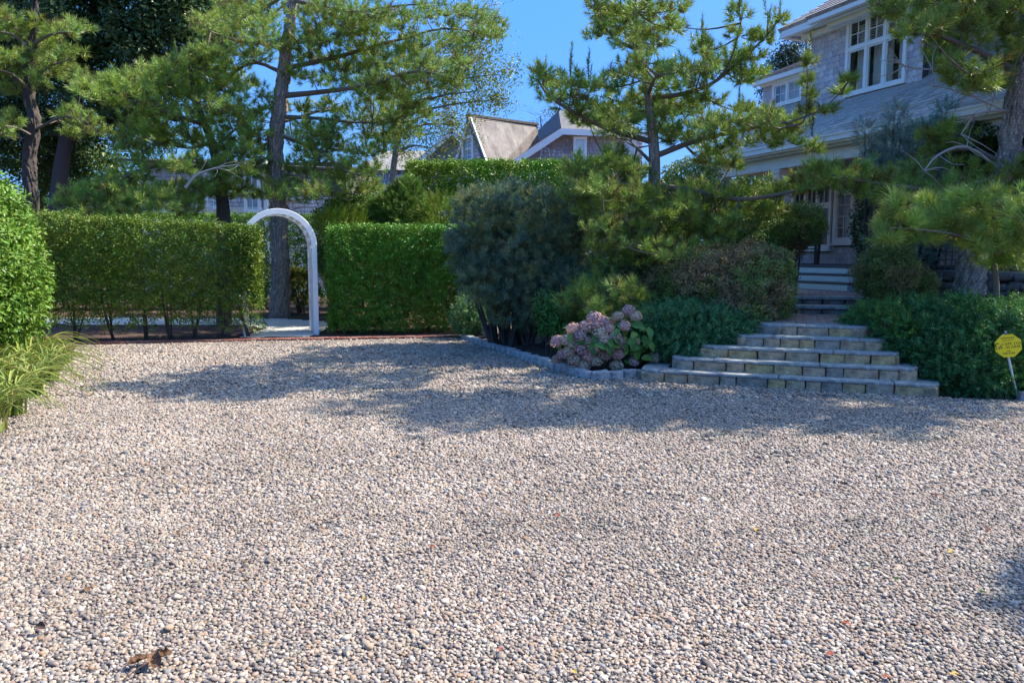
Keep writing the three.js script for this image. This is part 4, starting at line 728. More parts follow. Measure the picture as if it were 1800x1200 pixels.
// ---------------------------------------------------------------- pines
const PG = [0.105, 0.155, 0.035], PB = [0.06, 0.115, 0.04];
pine({ seed: 501, name: 'pine_tree', label: 'spreading pine with slim trunk standing above the hydrangea bed', extra: [[2.9, 6.8, -11.5, 1.8, 0.8, 1.2, 44, 0.32]], D: 13, root: 0.7, color: [0.351, 0.45, 0.099], deep: 0.8, spread: 0.7,
  trunk: [[1148, 500], [1150, 348], [1150, 263], [1141, 177], [1134, 139], [1123, 82], [1117, 20], [1118, -60], [1116, -170]], r: [0.13, 0.11, 0.09, 0.075, 0.06, 0.05, 0.045, 0.035, 0.02],
  limbs: [{ p: [[1148, 250], [1060, 222], [1000, 192], [962, 165], [945, 140]], dd: -0.8, r: 0.05 }, { p: [[1124, 90], [1085, 70], [1062, 45], [1050, 10]], dd: 0.6, r: 0.03 }, { p: [[1138, 172], [1200, 165], [1262, 140], [1290, 90], [1308, 15]], dd: 0.4, r: 0.045 }, { p: [[1262, 140], [1320, 90], [1350, 60], [1372, 28]], dd0: 0.3, dd: 0.3, r: 0.03 }, { p: [[1150, 275], [1230, 245], [1310, 228], [1380, 215], [1405, 225]], dd: -0.9, r: 0.05 }, { p: [[1148, 330], [1090, 322], [1040, 332], [1010, 312]], dd: -0.9, r: 0.045 }, { p: [[1152, 325], [1230, 338], [1300, 350], [1400, 335], [1470, 312]], dd: -1.4, r: 0.055 }, { p: [[1150, 345], [1110, 400], [1070, 420]], dd: -1.2, r: 0.04 }, { p: [[1150, 290], [1120, 260], [1100, 240]], dd: 2.2, r: 0.04 }, { p: [[1145, 200], [1180, 180], [1210, 190]], dd: 2.0, r: 0.04 }, { p: [[1140, 165], [1150, 140], [1160, 130]], dd: -1.8, r: 0.035 }, { p: [[1385, 215], [1415, 205], [1455, 185], [1498, 135]], dd0: -0.9, dd: -0.3, r: 0.02 }, { p: [[1385, 222], [1412, 215], [1419, 170], [1419, 95]], dd0: -0.9, dd: -0.3, r: 0.02 }, { p: [[1150, 300], [1090, 280], [1060, 270]], dd: 0.8, r: 0.03 }],
  pads: [[958, 150, 20], [975, 168, 26], [1005, 150, 26], [1000, 190, 26], [1035, 165, 24], [1045, 200, 32], [1075, 215, 34], [1100, 225, 32], [1020, 210, 24], [955, 130, 12], [1055, 15, 20], [1075, 35, 28], [1062, 60, 22], [1092, 55, 30], [1110, 25, 30], [1140, 10, 28], [1100, 80, 22], [1160, 30, 24], [1190, 15, 22], [1180, 50, 20], [1130, 60, 26], [1150, 80, 24], [1140, 120, 26], [1100, 130, 24], [1080, 150, 24], [1160, 150, 32], [1190, 120, 26], [1210, 150, 28], [1240, 120, 26], [1232, 85, 22], [1260, 130, 26], [1290, 105, 26], [1300, 65, 22], [1300, 30, 20], [1320, 100, 20], [1345, 70, 18], [1365, 35, 15], [1300, 135, 22], [1325, 130, 16], [1225, 170, 26], [1180, 185, 32], [1140, 195, 34], [1110, 180, 30], [1215, 195, 24], [1160, 225, 32], [1195, 245, 30], [1230, 240, 26], [1270, 225, 24], [1300, 215, 22], [1335, 220, 26], [1370, 225, 24], [1400, 225, 20], [1345, 250, 24], [1300, 250, 24], [1265, 262, 22], [1250, 285, 20], [1285, 290, 20], [1385, 250, 18], [1240, 215, 20], [1360, 200, 14], [1020, 310, 26], [1050, 300, 28], [1080, 285, 24], [1030, 335, 26], [1065, 335, 30], [1100, 345, 30], [1085, 315, 28], [1120, 310, 22], [1010, 325, 18], [1180, 345, 26], [1215, 345, 26], [1250, 345, 28], [1290, 345, 28], [1330, 335, 26], [1370, 340, 24], [1400, 330, 26], [1435, 318, 24], [1465, 315, 20], [1320, 365, 26], [1270, 375, 28], [1230, 380, 28], [1190, 385, 30], [1360, 368, 22], [1105, 390, 32], [1150, 405, 34], [1060, 400, 28], [1100, 430, 28], [1200, 420, 30], [1245, 405, 26], [1055, 430, 24], [1150, 375, 24], [1450, 195, 9], [1476, 165, 8], [1494, 142, 7], [1422, 200, 12], [1419, 145, 8], [1420, 172, 9], [1419, 112, 7], [1425, 265, 12], [1305, 195, 16], [1120, 372, 26, -1], [1160, 385, 28, -1.1], [1195, 365, 26, -1], [1150, 432, 28, -1.1], [1130, 460, 28, -1], [1180, 452, 28, -1.2], [1215, 448, 26, -1], [1090, 462, 26, -0.9], [1240, 440, 24, -1], [1070, 470, 24, -0.6], [1150, 480, 24, -0.6], [1130, 345, 22, -0.9], [1265, 425, 24, -0.9], [1290, 400, 24, -1], [1020, 300, 26, -0.9], [1060, 285, 26, -0.9], [1045, 330, 28, -1], [1085, 350, 28, -1], [1010, 345, 22, -0.8], [1110, 410, 28, -1], [1065, 380, 26, -1], [1100, 300, 22, -0.8], [1030, 375, 22, -0.8]],
  candles: [[1003, 135, 42], [955, 140, 24], [1035, 150, 36], [1240, 190, 20], [1300, 195, 34], [1235, 75, 24], [1165, 10, 30], [1300, 20, 40], [1350, 55, 36], [1372, 30, 28], [1428, 240, 32, -0.8], [1419, 105, 26, -1.1]] });
pine({ seed: 502, name: 'pine_tree', label: 'tall pine with thick straight trunk right behind the white arbor', D: 18, color: [0.351, 0.45, 0.099], deep: 0.6, spread: 0.9, ridges: 0.034,
  trunk: [[490, 556], [493, 480], [490, 400], [487, 330], [484, 250], [491, 185], [500, 110], [514, 0], [520, -110]], r: [0.25, 0.195, 0.19, 0.185, 0.175, 0.155, 0.13, 0.1, 0.05],
  limbs: [{ p: [[498, 168], [560, 162], [640, 150], [733, 125], [800, 140]], dd: -1.2, r: 0.07 }, { p: [[502, 120], [600, 98], [660, 80], [707, 68], [780, 50], [860, 60]], dd: 0.8, r: 0.06 }, { p: [[500, 205], [560, 208], [620, 215], [690, 215]], dd: 0.5, r: 0.05 }, { p: [[498, 240], [560, 265], [600, 295], [620, 305]], dd: -1.2, r: 0.045 }, { p: [[505, 90], [460, 75], [410, 70], [370, 55]], dd: -1.0, r: 0.06 }, { p: [[500, 130], [450, 110], [415, 125], [395, 150]], dd: 1.0, r: 0.05 }, { p: [[490, 215], [545, 200], [600, 180]], dd: 2.0, r: 0.05 }, { p: [[515, 0], [560, 10], [620, 20], [700, 10], [760, 5]], dd: -1, r: 0.05 }, { p: [[516, -20], [470, 10], [430, 20]], dd: 1.4, r: 0.05 }, { p: [[490, 305], [515, 320], [545, 330]], dd: -0.8, r: 0.03 }, { p: [[485, 290], [460, 275], [440, 280]], dd: -0.8, r: 0.03 }, { p: [[495, 305], [540, 312], [565, 322]], dead: true, dd: -0.4, r: 0.028 }, { p: [[493, 235], [530, 250], [575, 280]], dead: true, dd: -0.6, r: 0.03 }, { p: [[492, 345], [510, 370], [535, 398]], dead: true, dd: 0.5, r: 0.035 }],
  pads: [[540, 45, 30], [575, 60, 34], [610, 45, 34], [645, 35, 32], [680, 20, 30], [700, 55, 30], [735, 30, 26], [770, 15, 24], [800, 25, 24], [830, 30, 22], [855, 35, 18], [880, 48, 14], [865, 68, 18], [840, 60, 20], [725, 85, 24], [760, 75, 24], [790, 60, 24], [655, 85, 28], [620, 20, 28], [580, 12, 28], [530, 15, 24], [555, 100, 28], [600, 120, 26], [815, 85, 18], [735, 112, 26], [780, 132, 26], [800, 148, 22], [760, 152, 24], [705, 138, 28], [645, 165, 28], [605, 155, 26], [665, 195, 28], [695, 215, 28], [722, 235, 22], [625, 205, 28], [580, 185, 24], [650, 235, 28], [560, 235, 26], [600, 262, 26], [640, 272, 24], [690, 245, 20], [565, 285, 24], [535, 260, 20], [620, 300, 24], [590, 312, 24], [560, 332, 24], [540, 300, 20], [585, 345, 18], [460, 45, 28], [430, 72, 30], [400, 42, 28], [450, 100, 26], [412, 110, 28], [380, 62, 24], [470, 70, 24], [362, 48, 22], [390, 90, 26], [440, 22, 28], [420, 140, 26], [455, 165, 22], [500, 80, 24], [520, 105, 20], [488, 335, 24], [505, 345, 22], [470, 312, 20], [515, 325, 18], [448, 282, 24], [430, 300, 22], [465, 345, 18], [480, 20, 26], [410, 15, 26], [550, 140, 22], [530, 190, 18], [440, 205, 20], [455, 235, 18], [610, 85, 26], [670, 110, 24], [690, 170, 24], [720, 185, 22], [745, 205, 20], [660, 145, 24], [585, 140, 22], [640, 60, 26], [590, 220, 20], [545, 75, 22], [535, 225, 16], [760, 105, 20], [810, 115, 18], [700, 100, 22], [520, 130, 18], [625, 120, 22], [680, 265, 20], [655, 300, 18], [520, 285, 14], [440, 250, 20], [415, 225, 22], [470, 190, 16], [395, 130, 22], [360, 90, 22], [430, 265, 20], [455, 300, 20], [400, 270, 20], [520, 245, 16], [545, 272, 20], [565, 252, 20], [600, 290, 20], [640, 318, 18], [580, 240, 18], [620, 330, 18], [660, 330, 16], [545, 345, 16], [510, 300, 14], [470, 262, 16]] });
pine({ seed: 503, name: 'pine_tree', label: 'bushy pine with drooping soft boughs over the left hedge', D: 16.9, color: [0.39, 0.5, 0.11], deep: 0.5, spread: 0.5, scale: 1.15, density: 0.95, barkMat: M.barkDark,
  trunk: [[393, 560], [393, 385, 1], [388, 330, 1], [372, 250, 1], [345, 180, 0.6], [332, 110, 0.4]], r: [0.17, 0.16, 0.13, 0.1, 0.07, 0.03],
  limbs: [{ p: [[360, 220], [300, 200], [240, 180], [170, 160]], dd0: 0.7, dd: -1.0, r: 0.05 }, { p: [[345, 180], [300, 150], [260, 145]], dd0: 0.5, dd: 0.3, r: 0.04 }, { p: [[375, 260], [410, 230], [440, 210]], dd0: 0.9, dd: -0.8, r: 0.04 }, { p: [[380, 300], [300, 290], [240, 300], [190, 330], [120, 352]], dd0: 0.9, dd: -1.4, r: 0.05 }, { p: [[382, 310], [330, 340], [280, 362]], dd0: 0.9, dd: -1.4, r: 0.04 }, { p: [[372, 250], [330, 260], [280, 250]], dd0: 0.9, dd: 0.8, r: 0.04 }, { p: [[335, 130], [350, 120], [380, 140]], dd0: 0.4, dd: 0.2, r: 0.03 }, { p: [[325, 330], [345, 308], [380, 295], [420, 289]], dead: true, dd0: -0.7, dd: 0.2, r: 0.035 }],
  pads: [[332, 108, 26], [302, 122, 28], [360, 130, 26], [280, 142, 28], [250, 150, 28], [220, 150, 26], [312, 160, 30], [350, 170, 30], [392, 160, 26], [170, 160, 24], [200, 178, 26], [240, 190, 30], [280, 200, 32], [330, 210, 32], [370, 200, 30], [400, 210, 28], [150, 158, 16], [422, 190, 24], [300, 235, 30], [340, 250, 30], [382, 240, 28], [410, 255, 26], [440, 230, 22], [270, 250, 26], [240, 225, 24], [225, 262, 22], [262, 290, 28], [312, 290, 28], [350, 290, 26], [400, 290, 26], [232, 310, 26], [190, 330, 26], [150, 342, 24], [200, 352, 28], [250, 350, 30], [300, 342, 28], [340, 350, 26], [362, 330, 24], [392, 320, 22], [420, 330, 20], [282, 362, 26], [232, 370, 24], [170, 366, 24], [322, 368, 22], [130, 352, 22], [108, 357, 16], [400, 345, 16]],
  candles: [[310, 75 + 30, 22], [332, 95, 16], [250, 130, 16]] });
pine({ seed: 504, name: 'pine_tree', label: 'dark trunked pine with flat layered boughs at far left', D: 19.5, color: [0.351, 0.45, 0.099], deep: 0.4, spread: 0.5, scale: 1.15, barkMat: M.barkDark, ridges: 0.034,
  trunk: [[55, 540], [54, 340], [50, 280], [58, 220], [48, 150], [58, 60], [60, -40]], r: [0.2, 0.165, 0.155, 0.14, 0.12, 0.08, 0.04],
  limbs: [{ p: [[50, 150], [80, 120], [120, 105]], dd: -0.8, r: 0.05 }, { p: [[55, 80], [90, 60], [150, 55]], dd: -0.6, r: 0.05 }, { p: [[52, 160], [20, 130], [-20, 120]], dd: -0.9, r: 0.05 }, { p: [[55, 90], [20, 60], [-10, 55]], dd: -0.6, r: 0.05 }, { p: [[58, 230], [110, 205], [150, 215], [180, 235]], dd: -1.2, r: 0.04 }, { p: [[58, 240], [30, 225], [0, 220]], dd: -1.2, r: 0.04 }],
  pads: [[20, 50, 20], [58, 46, 20], [100, 58, 20], [138, 50, 18], [40, 62, 20], [80, 80, 20], [20, 108, 24], [60, 100, 22], [100, 108, 24], [122, 96, 18], [40, 130, 22], [90, 130, 22], [18, 140, 20], [145, 140, 18], [150, 148, 16], [70, 148, 18], [8, 160, 18], [20, 215, 18], [8, 226, 18], [122, 200, 18], [150, 214, 18], [132, 238, 16], [172, 232, 16], [-20, 120, 24], [-20, 60, 24], [10, 30, 18]] });
pine({ seed: 505, name: 'pine_tree', label: 'leaning pine with furrowed trunk at the right edge by the stone wall', extra: [[8.3, 7.6, -9.9, 3.5, 1.3, 1.2, 80, 0.4]], D: 11.9, root: 0.95, color: [0.351, 0.45, 0.099], deep: 0.5, spread: 0.6, ridges: 0.034, scale: 1.05,
  trunk: [[1700, 520], [1714, 440], [1735, 370], [1768, 290], [1784, 200], [1796, 110], [1815, 0], [1826, -130], [1840, -260]], r: [0.24, 0.18, 0.165, 0.155, 0.145, 0.13, 0.11, 0.08, 0.05],
  limbs: [{ p: [[1792, 130], [1740, 100], [1660, 65], [1590, 35], [1545, 8]], dd: -0.8, r: 0.06 }, { p: [[1800, 90], [1740, 40], [1690, 15], [1640, 5]], dd: 0.6, r: 0.05 }, { p: [[1795, 130], [1745, 130], [1700, 128]], dd: -1.2, r: 0.05 }, { p: [[1770, 290], [1705, 262], [1640, 275], [1600, 302]], dd: 0.4, r: 0.04 }, { p: [[1750, 335], [1650, 335], [1560, 325], [1470, 310]], dd: -1.3, r: 0.055 }, { p: [[1740, 360], [1700, 375], [1640, 390], [1580, 395]], dd: -2.2, r: 0.05 }, { p: [[1740, 355], [1770, 390], [1790, 430]], dd: -2.4, r: 0.05 }, { p: [[1750, 350], [1800, 380], [1840, 420]], dd: -1.6, r: 0.05 }, { p: [[1810, 20], [1760, -20], [1690, -50], [1600, -60]], dd: -0.5, r: 0.06 }, { p: [[1826, -100], [1760, -160], [1680, -170], [1590, -160]], dd: -0.4, r: 0.06 }, { p: [[1815, 0], [1870, -40], [1940, -60]], dd: -0.4, r: 0.06 }, { p: [[1830, -120], [1900, -180], [1960, -190]], dd: 0.4, r: 0.06 }, { p: [[1780, 195], [1740, 195], [1712, 205], [1690, 235]], dead: true, dd: -0.6, r: 0.02 }, { p: [[1776, 200], [1700, 165], [1650, 152]], dead: true, dd: -0.8, r: 0.016 }, { p: [[1760, 300], [1700, 258], [1650, 272], [1625, 300]], dead: true, dd: -0.9, r: 0.03 }, { p: [[1745, 345], [1720, 320], [1680, 335], [1655, 350]], dead: true, dd: -1.0, r: 0.03 }, { p: [[1700, 120], [1640, 122], [1590, 115], [1565, 85]], dead: true, dd0: -0.6, dd: -0.4, r: 0.014 }],
  pads: [[1548, 4, 18], [1575, 12, 24], [1605, 32, 28], [1640, 48, 28], [1680, 40, 28], [1650, 82, 24], [1700, 72, 26], [1622, 62, 24], [1740, 42, 28], [1595, 55, 18], [1700, 10, 30], [1760, 15, 30], [1780, 60, 28], [1640, 12, 28], [1560, 25, 16], [1680, 118, 24], [1720, 130, 30], [1760, 110, 28], [1790, 130, 26], [1720, 155, 24], [1755, 150, 24], [1690, 140, 20], [1655, 105, 18], [1790, 20, 30], [1800, 85, 26], [1640, 242, 18], [1668, 235, 20], [1700, 250, 20], [1655, 262, 20], [1610, 300, 18], [1630, 285, 18], [1480, 308, 22], [1515, 300, 24], [1540, 328, 26], [1580, 318, 26], [1620, 330, 26], [1660, 340, 26], [1700, 330, 24], [1740, 318, 22], [1500, 338, 24], [1560, 350, 26], [1455, 330, 20], [1600, 350, 26], [1440, 300, 18], [1640, 362, 24], [1690, 300, 18], [1780, 330, 24], [1795, 300, 22], [1600, -60, 30], [1650, -55, 34], [1700, -50, 34], [1760, -30, 34], [1590, -160, 34], [1650, -170, 36], [1720, -165, 36], [1790, -140, 36], [1850, -60, 36], [1900, -60, 40], [1940, -60, 40], [1900, -180, 40], [1960, -190, 40], [1840, -250, 40], [1800, -230, 36], [1860, -200, 40], [1850, 20, 34], [1880, 90, 40], [1860, 160, 36], [1850, 300, 36], [1850, 400, 36]],
  geo: G.tuft });
{ // near low bough of the same kind of pine: long bright needles
  pine({ seed: 506, name: 'pine_sapling', label: 'low pine with very long needles in front of the stone wall', D: 9.9, root: 0.75, color: [0.39, 0.5, 0.11], barkMat: M.twig, geo: G.bigTuft, deep: 0.25, spread: 0.35, density: 0.95,
    trunk: [[1752, 560], [1752, 500], [1745, 440], [1735, 390], [1720, 350]], r: [0.04, 0.036, 0.032, 0.025, 0.015],
    limbs: [{ p: [[1745, 440], [1690, 415], [1630, 405], [1565, 400]], dd: -0.4, r: 0.025 }, { p: [[1745, 450], [1780, 430], [1815, 425]], dd: -0.4, r: 0.025 }, { p: [[1735, 395], [1690, 380], [1640, 375]], dd: 0.4, r: 0.02 }, { p: [[1740, 440], [1770, 465], [1800, 470]], dd: -0.3, r: 0.02 }],
    pads: [[1565, 396, 20], [1590, 402, 26], [1612, 420, 22], [1645, 402, 26], [1665, 380, 24], [1700, 385, 24], [1740, 402, 28], [1780, 395, 30], [1762, 440, 28], [1725, 432, 26], [1792, 462, 26], [1622, 372, 20], [1582, 372, 18], [1800, 422, 28], [1745, 462, 20], [1680, 360, 20], [1780, 355, 26], [1720, 360, 22], [1815, 390, 30], [1670, 415, 20], [1556, 420, 12]] });
  pine({ seed: 507, name: 'pine_sapling', label: 'small bright green pine shrub behind the hydrangea', D: 11.6, color: [0.351, 0.45, 0.099], geo: G.bigTuft, scale: 0.8, deep: 0.5, spread: 0.3, density: 1.1,
    trunk: [[1062, 590], [1062, 550], [1060, 515]], r: [0.04, 0.03, 0.015], limbs: [{ p: [[1062, 560], [1030, 540], [1010, 530]], dd: -0.2, r: 0.015 }, { p: [[1062, 560], [1095, 535], [1115, 525]], dd: -0.2, r: 0.015 }],
    pads: [[1010, 528, 18], [1035, 510, 20], [1060, 500, 20], [1045, 530, 22], [1075, 525, 22], [1100, 512, 18], [1118, 528, 16], [1085, 545, 22], [1050, 555, 22], [1020, 548, 20], [1110, 550, 18]] });
}
pine({ seed: 508, name: 'pine_tree', label: 'pine standing off to the right of the drive, casting the corner shadow', D: 4.75, color: [0.2, 0.26, 0.06], scale: 1.2, extra: [[8.3, 4.75, -4.75, 1.4, 0.9, 0.55, 40, 0.36]],
  trunk: [[3140, 920], [3140, 500], [3135, 100], [3130, -200], [3125, -480]], r: [0.13, 0.12, 0.1, 0.07, 0.03], limbs: [{ p: [[3130, -250], [3000, -350], [2880, -400]], dd: 0.2, r: 0.04 }], pads: [[3125, -480, 80]] });
// ---------------------------------------------------------------- broadleaf trees behind
tree({ seed: 511, name: 'oak_tree', label: 'big dark leafy tree filling the upper left behind the pines', base: [-15.5, -26], fork: [-15.2, 3.4, -26], top: [-14, 9, -26], r: 0.42, geo: G.oak, color: [0.0757, 0.132, 0.0315], density: 46, gap: 0.3, scale: 1.0,
  lobes: [[100, 50, 25.5, 110], [240, 50, 26, 115], [340, 30, 26, 95], [180, 160, 26, 100], [60, 190, 26.5, 90], [60, -60, 26, 130], [200, -70, 26, 130], [400, -10, 27, 70], [240, 210, 27, 80], [330, 130, 27.5, 75], [-40, 80, 26, 120], [320, -80, 26, 110], [-30, 220, 27, 90], [110, 260, 28, 70]] });
tree({ seed: 512, name: 'maple_tree', label: 'dark understorey tree with sunlit sprays beneath the big dark tree', base: [-18.5, -30], fork: [-18.3, 2.5, -30], top: [-17.6, 6, -30], r: 0.2, geo: G.oak, color: [0.118, 0.204, 0.0283], density: 40, gap: 0.12, scale: 0.85, lobes: [[120, 290, 29, 60], [170, 260, 29, 50], [80, 330, 29, 50], [150, 340, 29, 50], [30, 290, 29, 60], [200, 310, 30, 45], [10, 350, 29, 40]] });
tree({ seed: 513, name: 'locust_tree', label: 'airy pale green tree with sparse leaves against the blue sky', base: [-3.75, -23.5], fork: [-3.55, 4.35, -23.5], top: [-2.9, 7.2, -23.5], r: 0.15, geo: G.locust, color: [0.268, 0.32, 0.0524], density: 46, gap: 0.12, gapF: 1.4, scale: 1.25, twigEvery: 6, barkMat: M.bark, lift: -0.3,
  lobes: [[740, 120, 23, 60], [800, 100, 23, 60], [850, 80, 23, 50], [870, 130, 23, 40], [780, 170, 23.5, 55], [840, 160, 23, 50], [720, 200, 23.5, 50], [800, 220, 24, 45], [680, 150, 24, 55], [760, 260, 23.5, 45], [700, 260, 24, 40], [870, 175, 23, 30], [640, 100, 24, 60], [830, 30, 24, 50], [660, 220, 24.5, 50]] });
[[950, 205, 42, 40, 'thin tree top above the neighbouring roof ridge'], [1350, 205, 26, 34, 'leafy bush top beside the low left dormer'], [1392, 95, 30, 30, 'tree top peeking over the dormer roof'], [1360, 150, 30, 18, 'small tree top over the left dormer eave']].forEach(([px, py, D, r, label], i) => { const c = at(px, py, D); tree({ seed: 520 + i, name: 'background_tree', label, base: [c.x + 0.3, c.z], fork: [c.x + 0.2, c.y * 0.7, c.z], top: [c.x, c.y, c.z], r: 0.1, geo: i ? G.broad : G.locust, color: i ? [0.06, 0.10, 0.03] : [0.10, 0.13, 0.04], density: i ? 120 : 14, gap: i ? 0.3 : 0.05, scale: i ? 1.2 : 1.2, lobes: [[px, py, D, r], [px - r * 0.7, py + r * 0.6, D, r * 0.8], [px + r * 0.8, py + r * 0.5, D, r * 0.7]] }); });
// far greenery closing the view between the houses
{ const spots = [[-30, -42, 5.5], [-23, -45, 6], [-17, -42, 5], [-11, -44, 4.6], [-5.5, -52, 4.2], [7, -48, 5], [14, -40, 6.5], [-36, -36, 6]]; const words = ['farthest left behind the dark tree', 'behind the dark tree trunk', 'left of the low shingled house', 'behind the low shingled house', 'behind the pale gable', 'behind the gabled house chimney side', 'behind the main house porch end', 'beyond the rounded hedge']; spots.forEach(([x, z, h], i) => { seed(540 + i); shrub({ seed: 540 + i, name: 'far_tree', category: 'tree', label: 'hazy green far tree ' + words[i], lobes: [[x, h * 0.5, z, 3.4, h * 0.55, 2.5], [x + 2.2, h * 0.4, z - 1, 2.6, h * 0.45, 2]], geo: G.oak, mat: M.leaf, color: [0.141, 0.241, 0.0472], density: 14, lump: 0.3, stems: 3, stemR: 0.12, scale: 1.5, group: 'trees beyond the garden' }); }); }
// ---------------------------------------------------------------- shrubs
const P = (px, py, D) => { const p = at(px, py, D); return [p.x, p.y, p.z]; };
const lobe = (px, py, D, rx, ry, rz) => { const p = at(px, py, D), k = D / FOCAL; return [p.x, p.y, p.z, rx * k, ry * k, rz ?? rx * k]; };
shrub({ seed: 601, name: 'dark_conifer_shrub', label: 'large dark blue green conifer shrub between right hedge and pine', root: 0.25, geo: G.tuft, mat: M.needle, color: [0.24, 0.33, 0.2], color2: [0.36, 0.4, 0.19], mixAt: 0.06, density: 105, lump: 0.42, messy: 0.5, lift: 0.5, stems: 7, stemR: 0.035, scale: 0.85,
  lobes: [lobe(925, 470, 13.4, 100, 90, 1.0), lobe(860, 400, 13.6, 62, 62, 0.8), lobe(960, 400, 13.6, 75, 62, 0.9), lobe(1030, 440, 13.6, 60, 60, 0.8), lobe(880, 490, 13.2, 70, 45, 0.7), lobe(990, 510, 13.0, 70, 48, 0.8), lobe(900, 355, 13.7, 40, 28, 0.5), lobe(845, 360, 13.7, 36, 24, 0.4), lobe(1010, 385, 13.8, 40, 30, 0.5), lobe(830, 440, 13.5, 40, 32, 0.5), lobe(930, 545, 13.2, 70, 26, 0.6)] });
shrub({ seed: 602, name: 'dwarf_conifer', label: 'rounded pyramid dwarf conifer peeking above the right hedge', geo: G.shrubTuft, mat: M.needle, color: [0.203, 0.32, 0.0599], density: 200, lump: 0.2, lift: 0.7, scale: 1.3, stems: 4, lobes: [lobe(700, 372, 17.8, 44, 36), lobe(716, 340, 17.8, 26, 24), lobe(660, 385, 17.8, 34, 24), lobe(700, 430, 17.8, 50, 40)] });
shrub({ seed: 603, name: 'broadleaf_shrub', label: 'dark leafy shrub just right of the arbor top', geo: G.broad, mat: M.leaf, color: [0.13, 0.241, 0.0315], color2: [0.198, 0.32, 0.0263], density: 150, lump: 0.25, lobes: [lobe(600, 385, 18.4, 42, 34), lobe(640, 370, 18.6, 34, 30), lobe(610, 450, 18.4, 50, 50)] });
shrub({ seed: 604, name: 'feathery_shrub', label: 'yellow green feathery shrub tips over the right hedge', geo: G.candle, mat: M.needle, color: [0.237, 0.32, 0.0315], density: 110, lump: 0.35, lift: 0.8, lobes: [lobe(775, 385, 17.2, 30, 34), lobe(600, 398, 17.0, 40, 14), lobe(790, 420, 17.0, 36, 40)] });
shrub({ seed: 605, name: 'conifer_seedling', label: 'small yellow green conifer seen through the arbor', geo: G.shrubTuft, mat: M.needle, color: [0.28, 0.32, 0.0618], density: 170, scale: 1.3, lump: 0.3, lobes: [lobe(527, 505, 18.8, 20, 26), lobe(520, 490, 18.8, 12, 14)] });
shrub({ seed: 606, name: 'barberry_shrub', label: 'large brownish purple rounded shrub left of the stone steps', geo: G.small, color: [0.293, 0.215, 0.0957], color2: [0.189, 0.262, 0.0571], mixAt: 0.12, density: 560, lump: 0.2, spread: 0.4, stems: 10, root: 0.5, scale: 1.15, lobes: [lobe(1320, 510, 11.3, 70, 80, 0.7), lobe(1245, 500, 11.6, 80, 60, 0.7), lobe(1175, 510, 11.9, 52, 45, 0.5), lobe(1300, 560, 11.0, 56, 50, 0.5), lobe(1345, 480, 11.4, 46, 45, 0.5)] });
shrub({ seed: 607, name: 'barberry_shrub', label: 'small bronze green shrub right of the white porch steps', geo: G.small, color: [0.204, 0.262, 0.0684], color2: [0.32, 0.257, 0.106], mixAt: 0.08, density: 560, lump: 0.2, spread: 0.4, stems: 8, root: 0.85, scale: 1.1, lobes: [lobe(1550, 480, 11.6, 44, 44, 0.45), lobe(1572, 475, 11.5, 34, 42, 0.4), lobe(1605, 500, 11.8, 34, 32, 0.4)] });
shrub({ seed: 608, name: 'dark_evergreen_shrub', label: 'dark shrub with a rusty dead patch left of the porch steps', geo: G.small, color: [0.159, 0.244, 0.0532], color2: [0.265, 0.32, 0.0481], mixAt: 0.25, density: 420, lump: 0.3, stems: 6, root: 0.8, scale: 1.4, lobes: [lobe(1340, 400, 13.2, 60, 44, 0.6), lobe(1300, 430, 13, 50, 44, 0.6), lobe(1410, 395, 13.4, 34, 34, 0.4), lobe(1280, 400, 13.3, 40, 34, 0.5)] });
shrub({ seed: 609, name: 'rusty_shrub', label: 'rust brown withered bush beside the porch steps', geo: G.small, color: [0.237, 0.12, 0.0441], color2: [0.118, 0.096, 0.0394], density: 380, lump: 0.35, stems: 6, stemR: 0.016, root: 0.85, lobes: [lobe(1392, 425, 13.1, 24, 36, 0.25), lobe(1398, 400, 13.1, 20, 16, 0.2)] });
shrub({ seed: 610, name: 'creeping_juniper', label: 'blue green juniper draping over the wall left of the steps', geo: G.juniper, mat: M.needle, color: [0.128, 0.304, 0.117], density: 330, lump: 0.16, lift: 0.05, drape: 0.9, messy: 0.7, stems: 5, root: 0.3, spread: 0.3, lobes: [lobe(1190, 572, 10.9, 74, 36, 0.6), lobe(1250, 580, 10.7, 66, 36, 0.5), lobe(1150, 590, 10.8, 36, 34, 0.4), lobe(1290, 590, 10.5, 34, 28, 0.35), lobe(1215, 600, 10.5, 60, 20, 0.4)] });
shrub({ seed: 611, name: 'creeping_juniper', label: 'wide dark green juniper bank right of the steps behind the yellow sign', geo: G.juniper, mat: M.needle, color: [0.0995, 0.253, 0.0792], color2: [0.157, 0.32, 0.0702], mixAt: 0.2, density: 300, lump: 0.2, lift: 0.1, drape: 0.7, messy: 0.8, stems: 5, root: 0.05, spread: 0.35, lobes: [lobe(1700, 610, 9.6, 110, 80, 0.8), lobe(1600, 590, 9.9, 80, 55, 0.7), lobe(1800, 620, 9.3, 80, 75, 0.8), lobe(1545, 575, 10.2, 52, 36, 0.5), lobe(1720, 655, 9.05, 80, 48, 0.45), lobe(1790, 580, 10.2, 90, 50, 0.8), lobe(1680, 570, 10.5, 80, 36, 0.7), lobe(1890, 620, 9.2, 80, 75, 0.8), lobe(1665, 640, 9.2, 50, 50, 0.4), lobe(1715, 672, 8.85, 60, 30, 0.3), lobe(1780, 672, 8.8, 40, 26, 0.25)] });
shrub({ seed: 612, name: 'creeping_juniper', label: 'trailing juniper hanging beside the stone pillar', geo: G.juniper, mat: M.needle, color: [0.142, 0.289, 0.113], density: 260, drape: 0.9, lift: 0, stems: 3, lobes: [lobe(822, 555, 14.9, 24, 30, 0.3), lobe(845, 545, 15.0, 26, 16, 0.3)] });
